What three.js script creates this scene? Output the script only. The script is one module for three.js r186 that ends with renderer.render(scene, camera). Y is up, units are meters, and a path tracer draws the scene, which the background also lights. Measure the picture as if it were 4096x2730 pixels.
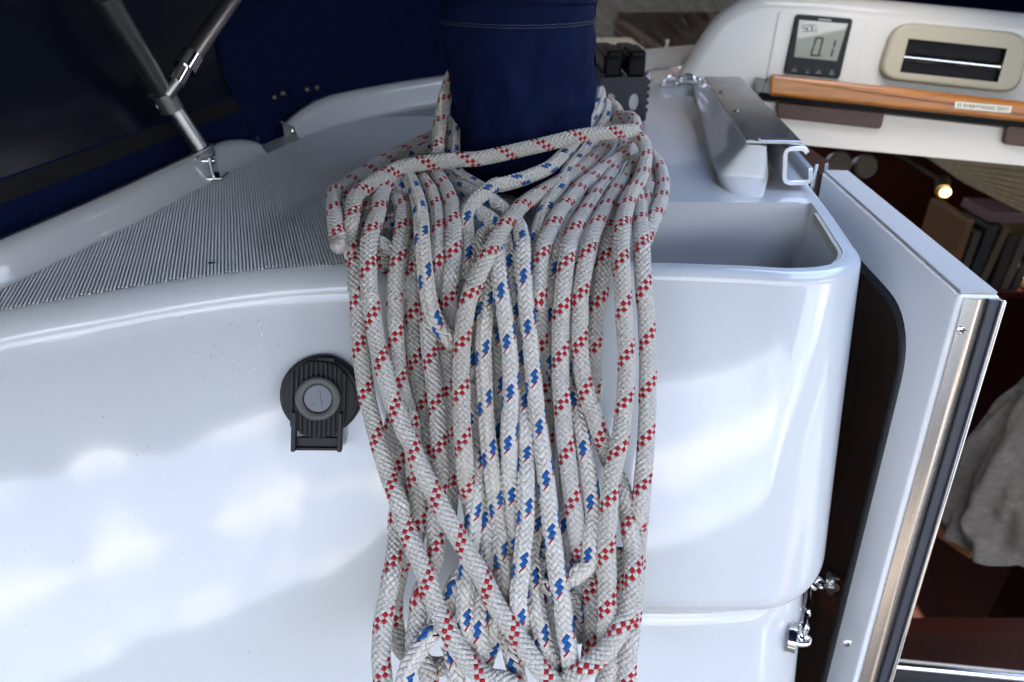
import * as THREE from 'three';
import { RoundedBoxGeometry } from 'three/addons/geometries/RoundedBoxGeometry.js';
import { mergeGeometries, mergeVertices, toCreasedNormals } from 'three/addons/utils/BufferGeometryUtils.js';
import { ImprovedNoise } from 'three/addons/math/ImprovedNoise.js';

// ------------------------------------------------------------------ camera, sky, sun, exposure
const R2D = Math.PI / 180, F = 2767, TH = 30 * R2D, EYE = 1.2, DECK = EYE - 0.21;
const V = (x, y, z) => new THREE.Vector3(x, y, z);
const scene = new THREE.Scene();
const camera = new THREE.PerspectiveCamera(2 * Math.atan(1365 / F) / R2D, 4096 / 2730, 0.02, 4000);
camera.position.set(0, EYE, 0);
camera.rotation.x = -TH;
camera.focus = 0.5;
camera.userData.fStop = 7;
scene.add(camera);
const renderer = new THREE.WebGLRenderer({ antialias: true });
renderer.setSize(1024, 682);
renderer.toneMapping = THREE.LinearToneMapping;
renderer.toneMappingExposure = 7.3;
renderer.shadowMap.enabled = true;

const noise = new ImprovedNoise();
const fbm = (x, y, z, n = 4) => { let s = 0, a = 0.5; for (let i = 0; i < n; i++) { s += a * noise.noise(x, y, z); x *= 2.03; y *= 2.03; z *= 2.03; a *= 0.5; } return s; };
let seed = 7;
const rnd = () => { seed = (seed * 16807) % 2147483647; return seed / 2147483647; };

const SUN = V(-0.30, 0.80, -0.52).normalize();
{ // sky: blue air, pale towards the horizon, with scattered cloud
  const w = 1024, h = 512, d = new Float32Array(w * h * 4);
  for (let j = 0; j < h; j++) for (let i = 0; i < w; i++) {
    const lat = ((j + 0.5) / h - 0.5) * Math.PI, lon = ((i + 0.5) / w - 0.5) * 2 * Math.PI;
    const y = Math.sin(lat), x = Math.cos(lat) * Math.cos(lon), z = Math.cos(lat) * Math.sin(lon);
    const t = Math.pow(Math.max(0, y), 0.55);
    let r = 0.78 + (0.34 - 0.78) * t, g = 0.88 + (0.54 - 0.88) * t, b = 1.0 + (0.96 - 1.0) * t;
    if (y > 0) {
      const k = 1 / (y + 0.18), c = fbm(x * k * 1.3 + 3, z * k * 1.3, 1.7, 7);
      const m = Math.min(1, Math.max(0, (c - 0.01) * 5.5)) * Math.min(1, y * 6);
      r += (1.42 - r) * m; g += (1.45 - g) * m; b += (1.5 - b) * m;
      const s = Math.pow(Math.max(0, x * SUN.x + y * SUN.y + z * SUN.z), 24) * 0.9;
      r += s; g += s * 0.95; b += s * 0.85;
    }
    d.set([r * 1.07, g * 1.0, b * 0.95, 1], (j * w + i) * 4);
  }
  const sky = new THREE.DataTexture(d, w, h, THREE.RGBAFormat, THREE.FloatType);
  sky.mapping = THREE.EquirectangularReflectionMapping;
  sky.magFilter = sky.minFilter = THREE.LinearFilter;
  sky.needsUpdate = true;
  scene.background = sky; scene.environment = sky;
}
const sun = new THREE.DirectionalLight(new THREE.Color(1, 0.95, 0.87), 5);
sun.position.copy(SUN).multiplyScalar(20);
sun.castShadow = true;
sun.shadow.mapSize.set(2048, 2048);
Object.assign(sun.shadow.camera, { left: -4, right: 4, top: 4, bottom: -4, near: 1, far: 40 });
scene.add(sun, sun.target);

// ------------------------------------------------------------------ from a pixel of the photograph to a direction
const dir = (px, py) => { const u = (px - 2048) / F, v = (py - 1365) / F; return V(u, -Math.sin(TH) - v * Math.cos(TH), -Math.cos(TH) + v * Math.sin(TH)); };
const at = (px, py, D) => dir(px, py).multiplyScalar(D).add(camera.position);
const onY = (px, py, y = DECK) => { const d = dir(px, py); return d.multiplyScalar((y - EYE) / d.y).add(camera.position); };
const plane = (o, ex, ey) => { ex = ex.clone().normalize(); const n = V(0, 0, 0).crossVectors(ex, ey).normalize(); ey = V(0, 0, 0).crossVectors(n, ex); return { o, ex, ey, n }; };
const onPlane = (px, py, P, off = 0) => { const d = dir(px, py), o = P.o.clone().addScaledVector(P.n, off); return d.multiplyScalar(o.sub(camera.position).dot(P.n) / d.dot(P.n)).add(camera.position); };
const flat = (p, P) => { const d = p.clone().sub(P.o); return new THREE.Vector2(d.dot(P.ex), d.dot(P.ey)); };

// ------------------------------------------------------------------ helpers for things and parts
const taken = {};
const numbered = (n) => { taken[n] = (taken[n] ?? -1) + 1; return taken[n] ? n + '_' + String(taken[n]).padStart(3, '0') : n; };
function tag(o, label, category, group, kind) { Object.assign(o.userData, { label, category }); if (group) o.userData.group = group; if (kind) o.userData.kind = kind; return o; }
function thing(name, label, category, pos, group) { const o = new THREE.Group(); o.name = numbered(name); if (pos) o.position.copy(pos); scene.add(o); return tag(o, label, category, group); }
function obj(name, geo, mat, parent = scene) {
  const m = new THREE.Mesh(Array.isArray(geo) ? mergeGeometries(geo.map((g) => { g = g.index ? g.toNonIndexed() : g; for (const k of Object.keys(g.attributes)) if (!['position', 'normal', 'uv'].includes(k)) g.deleteAttribute(k); return g; })) : geo, mat);
  m.name = parent === scene ? numbered(name) : name; m.castShadow = m.receiveShadow = true;
  if (parent !== scene) { parent.updateWorldMatrix(true, false); m.geometry.applyMatrix4(parent.matrixWorld.clone().invert()); }
  parent.add(m); return m;
}
// a geometry from a grid of points: pt(i, j) -> Vector3, uv(i, j) -> [u, v]
function grid(nu, nv, pt, uv, closeU = false) {
  const p = [], t = [], ix = [];
  for (let i = 0; i <= nu; i++) for (let j = 0; j <= nv; j++) { const q = pt(i, j); p.push(q.x, q.y, q.z); t.push(...(uv ? uv(i, j) : [i / nu, j / nv])); }
  for (let i = 0; i < nu; i++) for (let j = 0; j < nv; j++) { const a = i * (nv + 1) + j, b = a + nv + 1; ix.push(a, b, a + 1, b, b + 1, a + 1); }
  const g = new THREE.BufferGeometry();
  g.setAttribute('position', new THREE.Float32BufferAttribute(p, 3)); g.setAttribute('uv', new THREE.Float32BufferAttribute(t, 2)); g.setIndex(ix); g.computeVertexNormals();
  return g;
}
const rod = (a, b, r0, r1 = r0, seg = 20, cap = true) => { const g = new THREE.CylinderGeometry(r1, r0, a.distanceTo(b), seg, 1, !cap); g.applyQuaternion(new THREE.Quaternion().setFromUnitVectors(V(0, 1, 0), b.clone().sub(a).normalize())); const m = a.clone().add(b).multiplyScalar(0.5); return g.translate(m.x, m.y, m.z); };
const tube = (pts, r, seg = 40, rs = 12, closed = false) => new THREE.TubeGeometry(new THREE.CatmullRomCurve3(pts, closed, 'centripetal'), seg, r, rs, closed);
const basis = (P, off = 0) => { const m = new THREE.Matrix4().makeBasis(P.ex, P.ey, P.n); return m.setPosition(P.o.clone().addScaledVector(P.n, off)); };
// an extruded plate on a plane; the outline in pixels, its front face at 'off' in front of the plane, going back by depth
function shapeOf(pts, round = 0) {
  const s = new THREE.Shape(); const n = pts.length;
  if (!round) { s.setFromPoints(pts); return s; }
  for (let i = 0; i < n; i++) {
    const a = pts[(i + n - 1) % n], b = pts[i], c = pts[(i + 1) % n], r = Math.min(round, a.distanceTo(b) * 0.45, c.distanceTo(b) * 0.45);
    const p = b.clone().add(a.clone().sub(b).setLength(r)), q = b.clone().add(c.clone().sub(b).setLength(r));
    if (i) s.lineTo(p.x, p.y); else s.moveTo(p.x, p.y);
    s.quadraticCurveTo(b.x, b.y, q.x, q.y);
  }
  s.closePath(); return s;
}
function slab(P, shape, off, depth, bevel = 0.001, seg = 2) {
  const g = new THREE.ExtrudeGeometry(shape, { depth: Math.max(1e-5, depth - 2 * bevel), bevelEnabled: bevel > 0, bevelSize: bevel, bevelOffset: -bevel, bevelThickness: bevel, bevelSegments: seg, curveSegments: 10 });
  return g.translate(0, 0, -depth + bevel).applyMatrix4(basis(P, off));
}
const pxs = (list, P, off = 0) => list.map(([x, y]) => flat(onPlane(x, y, P, off), P));
const caster = new THREE.Raycaster();
function hit(px, py, mesh) { mesh.updateWorldMatrix(true, true); caster.set(camera.position, dir(px, py).normalize()); const h = caster.intersectObject(mesh, true)[0]; return h && { p: h.point, n: h.face.normal.clone().transformDirection(h.object.matrixWorld) }; }

// ------------------------------------------------------------------ materials
function tex(w, h, f, srgb, rep) {
  const d = new Uint8Array(w * h * 4);
  for (let j = 0; j < h; j++) for (let i = 0; i < w; i++) { const c = f(i / w, j / h, i, j); d.set([c[0] * 255, c[1] * 255, c[2] * 255, 255].map((q) => Math.max(0, Math.min(255, q))), (j * w + i) * 4); }
  const t = new THREE.DataTexture(d, w, h); t.magFilter = THREE.LinearFilter; t.minFilter = THREE.LinearFilter; t.wrapS = t.wrapT = THREE.RepeatWrapping;
  if (srgb) t.colorSpace = THREE.SRGBColorSpace;
  if (rep) t.repeat.set(rep[0], rep[1]);
  t.needsUpdate = true; return t;
}
const lin = (r, g, b) => new THREE.Color().setRGB(r, g, b);
const std = (c, roughness, o = {}) => new THREE.MeshStandardMaterial({ color: c, roughness, side: THREE.DoubleSide, ...o });
const phy = (c, roughness, o = {}) => new THREE.MeshPhysicalMaterial({ color: c, roughness, side: THREE.DoubleSide, ...o });
const g1 = (v) => [v, v, v];
// periodic value noise for tiles
const tileNoise = (n, s) => { const a = []; let k = s; for (let i = 0; i < n * n; i++) { k = (k * 16807) % 2147483647; a.push(k / 2147483647); } return (u, v) => { const x = u * n, y = v * n, i = Math.floor(x), j = Math.floor(y), f = x - i, g = y - j, q = (i, j) => a[((j % n + n) % n) * n + ((i % n + n) % n)], sf = f * f * (3 - 2 * f), sg = g * g * (3 - 2 * g); return (q(i, j) * (1 - sf) + q(i + 1, j) * sf) * (1 - sg) + (q(i, j + 1) * (1 - sf) + q(i + 1, j + 1) * sf) * sg; }; };
const n8 = tileNoise(8, 11), n32 = tileNoise(32, 5), n128 = tileNoise(128, 77), n3 = tileNoise(5, 91);

// gelcoat: white, glossy, with a scatter of tiny specks and pits
const specks = []; for (let i = 0; i < 150; i++) specks.push([rnd(), rnd(), 0.0008 + 0.0016 * rnd() * rnd(), 0.15 + 0.5 * rnd()]);
const gelColor = tex(1024, 1024, () => g1(1), true);
{ const d = gelColor.image.data;
  for (let j = 0; j < 1024; j++) for (let i = 0; i < 1024; i++) { const u = i / 1024, v = j / 1024, q = 251 + 4 * (n8(u, v) * 0.5 + n32(u, v) * 0.5), o = (j * 1024 + i) * 4; d[o] = q - 2; d[o + 1] = q; d[o + 2] = q; }
  for (const [u, v, r, a] of specks) for (let y = -4; y <= 4; y++) for (let x = -4; x <= 4; x++) { const k = Math.hypot(x, y * 1.4) / (r * 1024); if (k < 1) { const o = ((((v * 1024 + y) | 0) & 1023) * 1024 + (((u * 1024 + x) | 0) & 1023)) * 4; for (let c = 0; c < 3; c++) d[o + c] *= 1 - a * (1 - k * k); } } }
gelColor.repeat.set(3.2, 3.2);
const gelBump = tex(512, 512, (u, v) => g1(0.5 + 0.3 * (n8(u, v) - 0.5) + 0.1 * (n32(u, v) - 0.5)), false, [2.5, 2.5]);
const gelcoat = phy(lin(0.49, 0.505, 0.525), 0.38, { map: gelColor, bumpMap: gelBump, bumpScale: 0.00022, clearcoat: 0.8, clearcoatRoughness: 0.05 });
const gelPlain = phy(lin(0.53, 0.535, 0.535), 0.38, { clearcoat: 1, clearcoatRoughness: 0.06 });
const nonSkidBump = tex(256, 256, (u, v) => { const a = (u * 8) % 1, b = ((v * 8) + (Math.floor(u * 8) % 2) * 0.5) % 1; return g1(Math.pow(Math.max(0, Math.sin(Math.PI * a) * Math.sin(Math.PI * b)), 0.7)); }, false, [1 / 0.018, 1 / 0.018]);
const nonSkidColor = tex(256, 256, (u, v) => { const q = 0.90 + 0.1 * n32(u, v); return [q, q, q]; }, true, [3, 3]);
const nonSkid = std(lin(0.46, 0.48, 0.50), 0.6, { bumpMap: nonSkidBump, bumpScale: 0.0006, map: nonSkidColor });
const chrome = std(lin(0.80, 0.80, 0.80), 0.08, { metalness: 1 });
const steelScratch = tex(512, 512, (u, v) => { const q = 0.7 + 0.3 * n128(u * 0.1, v) * n32(u, v); return g1(q); }, false, [4, 4]);
const steel = std(lin(0.62, 0.61, 0.59), 0.26, { metalness: 1, roughnessMap: steelScratch });
const tubeSteel = std(lin(0.42, 0.41, 0.40), 0.38, { metalness: 1 });
const alu = std(lin(0.72, 0.73, 0.75), 0.38, { metalness: 1 });
const blackPlastic = phy(lin(0.012, 0.013, 0.015), 0.45, { specularIntensity: 0.5 });
const blackSatin = phy(lin(0.017, 0.019, 0.022), 0.5, { specularIntensity: 0.6 });
const blackGloss = phy(lin(0.006, 0.006, 0.007), 0.35, { specularIntensity: 0.2 });
const rubber = std(lin(0.012, 0.014, 0.015), 0.55);
const weaveTex = tex(128, 128, (u, v) => g1(0.5 + 0.5 * Math.sin(u * 2 * Math.PI * 32) * Math.sin(v * 2 * Math.PI * 32)), false, [18, 18]);
const clothTone = tex(256, 256, (u, v) => { const q = 0.80 + 0.16 * n32(u, v) + 0.12 * (n128(u, v) - 0.5) + 0.06 * n8(u, v); return g1(q); }, true, [4, 4]);
const navy = phy(lin(0.0026, 0.0074, 0.042), 0.9, { specularIntensity: 0.25, bumpMap: weaveTex, bumpScale: 0.00015, map: clothTone });
const dodgerNavy = navy;
const vinylDark = phy(lin(0.003, 0.005, 0.012), 0.30, { clearcoat: 0.12, clearcoatRoughness: 0.12, specularIntensity: 0.4 });

// ------------------------------------------------------------------ the sea round the boat
{ const g = new THREE.PlaneGeometry(4000, 4000, 1, 1).rotateX(-Math.PI / 2).translate(0, -0.75, 0);
  const seaBump = tex(256, 256, (u, v) => g1(0.6 * n8(u, v) + 0.4 * n32(u, v)), false, [900, 900]);
  const m = obj('sea', g, phy(lin(0.03, 0.06, 0.07), 0.12, { bumpMap: seaBump, bumpScale: 0.1 })); m.userData.kind = 'structure'; }

{ // unseen dark ring added to block low sky light round the horizon
  const m = obj('horizon_blocker', grid(180, 4, (i, j) => { const a = i / 180 * 2 * Math.PI, h = (62 + 44 * fbm(Math.cos(a) * 3, 0, Math.sin(a) * 3, 4)) * [0, 0.55, 0.9, 1, 0.9][j], r = 420 + j * 30; return V(Math.cos(a) * r, h - 1, Math.sin(a) * r); }, (i, j) => [i, j]), std(lin(0.05, 0.06, 0.04), 1, { map: clothTone })); m.userData.kind = 'structure'; }

// ------------------------------------------------------------------ cabin moulding: deck, bulkhead, pocket
const cabin = thing('cabin_moulding', 'glossy white fibreglass cabin moulding with open pocket and textured deck', 'boat cabin', V(0, 0, 0));
const edgeP = [V(-0.72, DECK, 1.2), V(-0.70, DECK, 0.5), V(-0.66, DECK, 0.1), V(-0.56, DECK, -0.16), V(-0.46, DECK, -0.305), ...[[0, 1275], [350, 1213], [700, 1152], [1050, 1106], [1400, 1082], [1750, 1076], [2100, 1076], [2620, 1083], [3000, 1096], [3190, 1106]].map(([x, y]) => onY(x, y)), V(0.238, DECK, -0.4625), V(0.258, DECK, -0.475), V(0.272, DECK, -0.497), V(0.2785, DECK, -0.53), V(0.290, DECK, -0.60), V(0.305, DECK, -0.71), V(0.32, DECK, -0.82)];
const edge = new THREE.CatmullRomCurve3(edgeP, false, 'centripetal');
const NE = 420, eP = [], eO = [];
for (let i = 0; i <= NE; i++) { const t = i / NE, p = edge.getPointAt(t), q = edge.getTangentAt(t); eP.push(p); eO.push(V(-q.z, 0, q.x).normalize()); }
const sm = (a, b, x) => { x = Math.min(1, Math.max(0, (x - a) / (b - a))); return x * x * (3 - 2 * x); };
const eR = eP.map((p) => 0.022 + (0.008 - 0.022) * sm(-0.02, 0.06, p.x));           // rounding of the edge
const eSl = eP.map((p, i) => { // how the face leans, per metre of drop: to aft on the left, as a rounded column at the pocket
  const a = eO[i].clone().multiplyScalar(0.50 - 0.30 * sm(-0.42, -0.66, p.x)), b = V(-0.012 * sm(0.12, 0.26, p.x), 0, p.x > 0 && p.z < -0.3 ? 0.5 * Math.sqrt(Math.max(0, 1 - Math.pow(Math.min(p.x, 0.2995) / 0.30, 4))) : 0.5);
  return a.lerp(b, sm(0, 0.10, p.x)); });
const eSt = eP.map((p) => 0.013 * sm(0.01, 0.11, p.x));
const eIn = (i) => eP[i].clone().addScaledVector(eO[i], -eR[i] - 0.004);
{
  const prof = (r, st) => { // [outward, down, leaning drop]
    const L = [[-r - 0.004, 0, 0], [-r, 0, 0]];
    for (let k = 1; k <= 7; k++) { const a = k / 7 * Math.PI / 2; L.push([-r + r * Math.sin(a), -r + r * Math.cos(a), 0]); }
    for (const y of [-0.035, -0.05, -0.09, -0.13, -0.17, -0.20, -0.225]) L.push([0, y, -y - r]);
    for (let k = 0; k <= 6; k++) { const a = k / 6 * Math.PI * 0.5, w = sm(0, 0.01, st), y = -0.230 - Math.min(0.014, st + 0.002) * Math.sin(a); L.push([-st * (1 - Math.cos(a)) * 0.8, y, (0.230 * w - y * (1 - w)) - r]); }
    L.push([-st * 0.95, -0.248, 0.248 - r], [-st * 1.1, -0.260, 0.260 - r], [-st, -0.285, 0.285 - r]);
    for (const y of [-0.32, -0.38, -0.45]) L.push([-st, y, -y - r]);
    for (const y of [-0.52, -0.65, -0.8, -0.985]) L.push([-st, y, 0.47 - r]);
    return L;
  };
  const rows = eP.map((p, i) => prof(eR[i], eSt[i])); let len = 0; const ul = eP.map((p, i) => (len += i ? p.distanceTo(eP[i - 1]) : 0));
  const g = grid(NE, rows[0].length - 1, (i, j) => eP[i].clone().addScaledVector(eO[i], rows[i][j][0]).addScaledVector(eSl[i], rows[i][j][2]).add(V(0, rows[i][j][1], 0)), (i, j) => [ul[i], rows[i][j][1] * 1.12 - rows[i][j][0]]);
  obj('bulkhead', g, gelcoat, cabin);
}
const bulkhead = cabin.children[0];
// the pocket's opening follows the rim
const hole = []; for (let i = 0; i <= NE; i += 2) { const p = eP[i]; if (p.x > 0.035 && p.z > -0.625 && p.z < -0.3) hole.push(p.clone().addScaledVector(eO[i], -eR[i] - 0.0065)); }
hole.push(V(0.270, DECK, -0.618), V(0.262, DECK, -0.622), V(0.06, DECK, -0.622), V(0.04, DECK, -0.61));
const flatDeck = (pts, holes = [], y = DECK, uvs = 1) => {
  const s = new THREE.Shape(pts.map((p) => new THREE.Vector2(p.x, -p.z))); for (const h of holes) s.holes.push(new THREE.Path(h.map((p) => new THREE.Vector2(p.x, -p.z))));
  return new THREE.ShapeGeometry(s).rotateX(-Math.PI / 2).translate(0, y, 0);
};
{
  const out = []; for (let i = 0; i <= NE; i += 2) out.push(eIn(i)); out.push(V(0.30, DECK, -1.9), V(-1.2, DECK, -1.9), V(-1.2, DECK, 1.2));
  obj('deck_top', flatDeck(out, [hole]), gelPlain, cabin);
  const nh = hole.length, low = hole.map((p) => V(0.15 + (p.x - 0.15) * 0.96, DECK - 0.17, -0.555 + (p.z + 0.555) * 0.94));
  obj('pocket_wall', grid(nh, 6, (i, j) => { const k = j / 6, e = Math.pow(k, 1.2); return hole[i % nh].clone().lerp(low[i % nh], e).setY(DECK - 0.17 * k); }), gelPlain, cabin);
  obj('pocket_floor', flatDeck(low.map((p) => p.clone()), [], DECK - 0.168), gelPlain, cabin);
  const cut = hole.filter((p) => p.x > 0.243 && p.z > -0.60), o = cut.map((p) => p.clone().add(V(-0.0035, 0, 0)));
  obj('cut_edge', [grid(cut.length - 1, 1, (i, j) => (j ? o[i] : cut[i]).clone().setY(DECK - 0.0008)), grid(cut.length - 1, 1, (i, j) => o[i].clone().setY(DECK - (j ? 0.008 : 0.0008)))], std(lin(0.50, 0.46, 0.38), 0.8, { map: clothTone }), cabin);
  // non-skid panels
  const skid = (list, y) => { const pts = list.map(([a, b]) => onY(a, b)); return flatDeck(pts, [], y); };
  const front = [[-420, 1345], [0, 1250], [350, 1186], [700, 1126], [1050, 1083], [1400, 1061], [1700, 1056], [2050, 1056], [2200, 900], [2330, 620], [2350, 470], [2200, 405], [1800, 415], [1400, 492], [1150, 582], [830, 742], [500, 925], [0, 1172], [-300, 1310]];
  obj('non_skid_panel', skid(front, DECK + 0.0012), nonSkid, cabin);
  { // raised diamonds of the grip, where they can be told apart
    const poly = front.map(([a, b]) => onY(a, b)), inside = (x, z) => { let c = false; for (let i = 0, j = poly.length - 1; i < poly.length; j = i++) { const a = poly[i], b = poly[j]; if ((a.z > z) !== (b.z > z) && x < (b.x - a.x) * (z - a.z) / (b.z - a.z) + a.x) c = !c; } return c; };
    const P = [], y0 = DECK + 0.0013, y1 = DECK + 0.0022, st = 0.0026, w = 0.00112, cy = Math.cos(0.10), sy = Math.sin(0.10);
    for (let i = -260; i < 200; i++) for (let j = 0; j < 250; j++) {
      const a = (i + 0.5 * (j & 1)) * st, b = j * st * 1.12, x = a * cy + b * sy, z = -0.36 + a * sy * -1 - b * cy;
      if (x < -0.46 || x > 0.12 || z < -0.98 || !inside(x, z)) continue;
      const q = [[x - w, z], [x, z + w], [x + w, z], [x, z - w]];
      for (let k = 0; k < 4; k++) { const u = q[k], v = q[(k + 1) % 4], m = 0.42; const ux = x + (u[0] - x) * m, uz = z + (u[1] - z) * m, vx = x + (v[0] - x) * m, vz = z + (v[1] - z) * m; P.push(u[0], y0, u[1], v[0], y0, v[1], ux, y1, uz, v[0], y0, v[1], vx, y1, vz, ux, y1, uz, ux, y1, uz, vx, y1, vz, x, y1 + 0.0001, z); }
    }
    const g = new THREE.BufferGeometry(); g.setAttribute('position', new THREE.Float32BufferAttribute(P, 3)); g.setAttribute('uv', new THREE.Float32BufferAttribute(new Float32Array(P.length / 3 * 2), 2)); g.computeVertexNormals();
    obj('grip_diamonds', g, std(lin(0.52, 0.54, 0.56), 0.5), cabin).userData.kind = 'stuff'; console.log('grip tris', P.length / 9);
  }
}
// breakwater round the deck that carries the spray hood
const waterP = [V(-0.62, DECK, 0.75), V(-0.52, DECK, 0.2), V(-0.425, DECK, -0.2), ...[[0, 1160], [500, 912], [830, 735], [1150, 573], [1400, 483], [1800, 402], [2250, 350]].map(([x, y]) => onY(x, y)), V(0.3, DECK, -1.42), V(0.9, DECK, -1.62), V(1.3, DECK, -1.3), V(1.42, DECK, -0.6), V(1.42, DECK, 0.0), V(1.5, DECK, 0.75)];
const water = new THREE.CatmullRomCurve3(waterP, false, 'centripetal');
const sweepWater = (t0, t1, h, w, n = 80) => {
  const L = [[0.004, 0], [0.0, 0.004], [-0.004, h - 0.010], [-0.007, h - 0.004], [-0.013, h], [-w, h], [-w, 0]];
  const end = Math.min(0.02, 1);
  return grid(n, L.length - 1, (i, j) => { const k = i / n, t = t0 + (t1 - t0) * k, p = water.getPointAt(t), q = water.getTangentAt(t), o = V(-q.z, 0, q.x).normalize(); const hh = Math.min(1, Math.min(k, 1 - k) / 0.06 + 0.35); return p.addScaledVector(o, L[j][0]).add(V(0, L[j][1] * Math.sin(hh * Math.PI / 2), 0)); });
};
const tOf = (px, py) => { const p = onY(px, py); let b = 0, bd = 9; for (let i = 0; i <= 400; i++) { const d = water.getPointAt(i / 400).distanceTo(p); if (d < bd) { bd = d; b = i / 400; } } return b; };
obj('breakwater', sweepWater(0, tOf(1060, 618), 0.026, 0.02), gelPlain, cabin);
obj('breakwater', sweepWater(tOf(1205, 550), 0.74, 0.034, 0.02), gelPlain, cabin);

// ------------------------------------------------------------------ cockpit behind the camera
{
  const c = thing('cockpit', 'white moulded cockpit with teak sole and seats facing the cabin', 'cockpit', V(0, 0, 0));
  const teak = std(lin(0.30, 0.19, 0.10), 0.7, { map: clothTone });
  obj('sole', new THREE.BoxGeometry(3.2, 0.05, 3.0).translate(0.3, -0.025, 1.0), std(lin(0.15, 0.125, 0.10), 0.6, { map: clothTone }), c);
  obj('seat', new RoundedBoxGeometry(0.6, 0.42, 2.3, 3, 0.03).translate(-1.05, 0.21, 1.3), gelPlain, c);
  obj('seat', new RoundedBoxGeometry(0.6, 0.42, 2.3, 3, 0.03).translate(1.6, 0.21, 1.3), gelPlain, c);
  for (let k = 0; k < 9; k++) { obj('seat_slat', new RoundedBoxGeometry(0.055, 0.012, 2.2, 1, 0.003).translate(-1.29 + k * 0.06, 0.427, 1.3), teak, c); obj('seat_slat', new RoundedBoxGeometry(0.055, 0.012, 2.2, 1, 0.003).translate(1.36 + k * 0.06, 0.427, 1.3), teak, c); }
  obj('transom', new RoundedBoxGeometry(3.2, 0.75, 0.08, 3, 0.03).translate(0.3, 0.37, 2.54), gelPlain, c);
  obj('coaming', new RoundedBoxGeometry(0.12, 0.85, 2.5, 3, 0.04).translate(-1.4, 0.42, 1.25), gelPlain, c);
  obj('coaming', new RoundedBoxGeometry(0.12, 0.85, 2.5, 3, 0.04).translate(1.95, 0.42, 1.25), gelPlain, c);
}

{ // added unseen awning blocks sky light, its front edge behind the hood
  const b = thing('sky_blocker', 'added unseen navy canvas on stainless bows blocking sky light over the cockpit', 'awning', V(0.3, 0, 1.3));
  const top = (i, j, n, m, l = 0) => { const u = i / n * 2 - 1, v = j / m; return V(0.3 + u * 1.55, 1.98 - 0.22 * Math.pow(Math.abs(u), 2.5) + 0.03 * Math.sin(v * Math.PI) + l, 0.22 + v * 2.3); };
  obj('blocker_canopy', grid(40, 20, (i, j) => top(i, j, 40, 20)), dodgerNavy, b);
  for (const j of [0, 10, 20]) obj('blocker_bow', tube([V(-1.4, 0.86, j === 10 ? 1.37 : 1.0 + j * 0.03), ...Array.from({ length: 9 }, (_, i) => top(i, j, 8, 20, -0.02)), V(1.95, 0.86, j === 10 ? 1.37 : 1.0 + j * 0.03)], 0.0125, 90, 10), tubeSteel, b);
}

// ------------------------------------------------------------------ spray hood
const hood = thing('spray_hood', 'navy canvas spray hood with dark vinyl windows over the deck', 'spray hood', V(0, 0, 0));
const hoodAt = (t, k, lift = 0, wrinkle = 0) => {
  const p = water.getPointAt(t), q = water.getTangentAt(t), o = V(-q.z, 0, q.x).normalize();
  const base = p.clone().addScaledVector(o, -0.026), ax = V(0.45 + (base.x - 0.45) * 0.15, 0, Math.max(-1.05, base.z));
  const a = k * Math.PI / 2, wob = 0.006 * noise.noise(t * 34, k * 3, 2) * Math.sin(Math.min(1, k * 4) * Math.PI / 2);
  const P = V(base.x + (ax.x - base.x) * (1 - Math.cos(a)), DECK - 0.002 + 0.35 * Math.sin(a), base.z + (ax.z - base.z) * (1 - Math.cos(a)));
  return P.addScaledVector(o, wob + lift + wrinkle * (noise.noise(t * 160 + k * 9, k * 5, 1) + 0.5 * noise.noise(t * 420 + k * 30, k * 9, 7)) - 0.125 * Math.sin(2 * a));
};
let tEnd = [0.02, 0.98]; for (let i = 0; i <= 500; i++) { const p = water.getPointAt(i / 500); if (p.z > -0.02) { if (p.x < 0) tEnd[0] = i / 500; else { tEnd[1] = i / 500; break; } } }
const t0 = tEnd[0], tA = tOf(1170, 565), tB = tOf(1245, 535), tC = tOf(2215, 352), tD = tOf(2460, 330), t1 = tEnd[1];
const hoodPart = (name, ta, tb, ka, kb, mat, nu, nv, lift = 0, wr = 0) => obj(name, grid(nu, nv, (i, j) => hoodAt(ta + (tb - ta) * i / nu, ka + (kb - ka) * j / nv, lift, wr), (i, j) => [(ta + (tb - ta) * i / nu) * 5, (ka + (kb - ka) * j / nv) * 1]), mat, hood);
const side = hoodPart('side_window', t0, tA, 0.10, 0.62, vinylDark, 60, 24);
hoodPart('side_canvas', t0, tA, 0, 0.10, dodgerNavy, 60, 6);
hoodPart('corner_panel', tA - 0.004, tB + 0.004, 0, 0.63, dodgerNavy, 12, 40, 0.003);
const frontC = hoodPart('front_canvas', tB, tC, 0, 0.62, dodgerNavy, 40, 30);
const vinylClear = phy(lin(0.055, 0.047, 0.039), 0.2, { transmission: 0.6, thickness: 0 });
const frontW = hoodPart('front_window', tC, tC + 0.11, 0.05, 0.42, vinylClear, 90, 40, 0, 0.006);
hoodPart('window_hem', tC, tC + 0.11, 0, 0.05, dodgerNavy, 40, 4);
hoodPart('window_head', tC, tC + 0.11, 0.42, 0.62, dodgerNavy, 40, 8);
hoodPart('starboard_canvas', tC + 0.11, t1, 0, 0.62, dodgerNavy, 90, 24);
hoodPart('roof', t0, t1, 0.62, 1, dodgerNavy, 120, 14);
hoodPart('hem_band', t0, tA, 0.072, 0.098, phy(lin(0.012, 0.012, 0.013), 0.9, { specularIntensity: 0.3, bumpMap: weaveTex, bumpScale: 0.0003 }), 60, 3, 0.0022);
const brass = std(lin(0.14, 0.12, 0.09), 0.45, { metalness: 1 });
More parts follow.
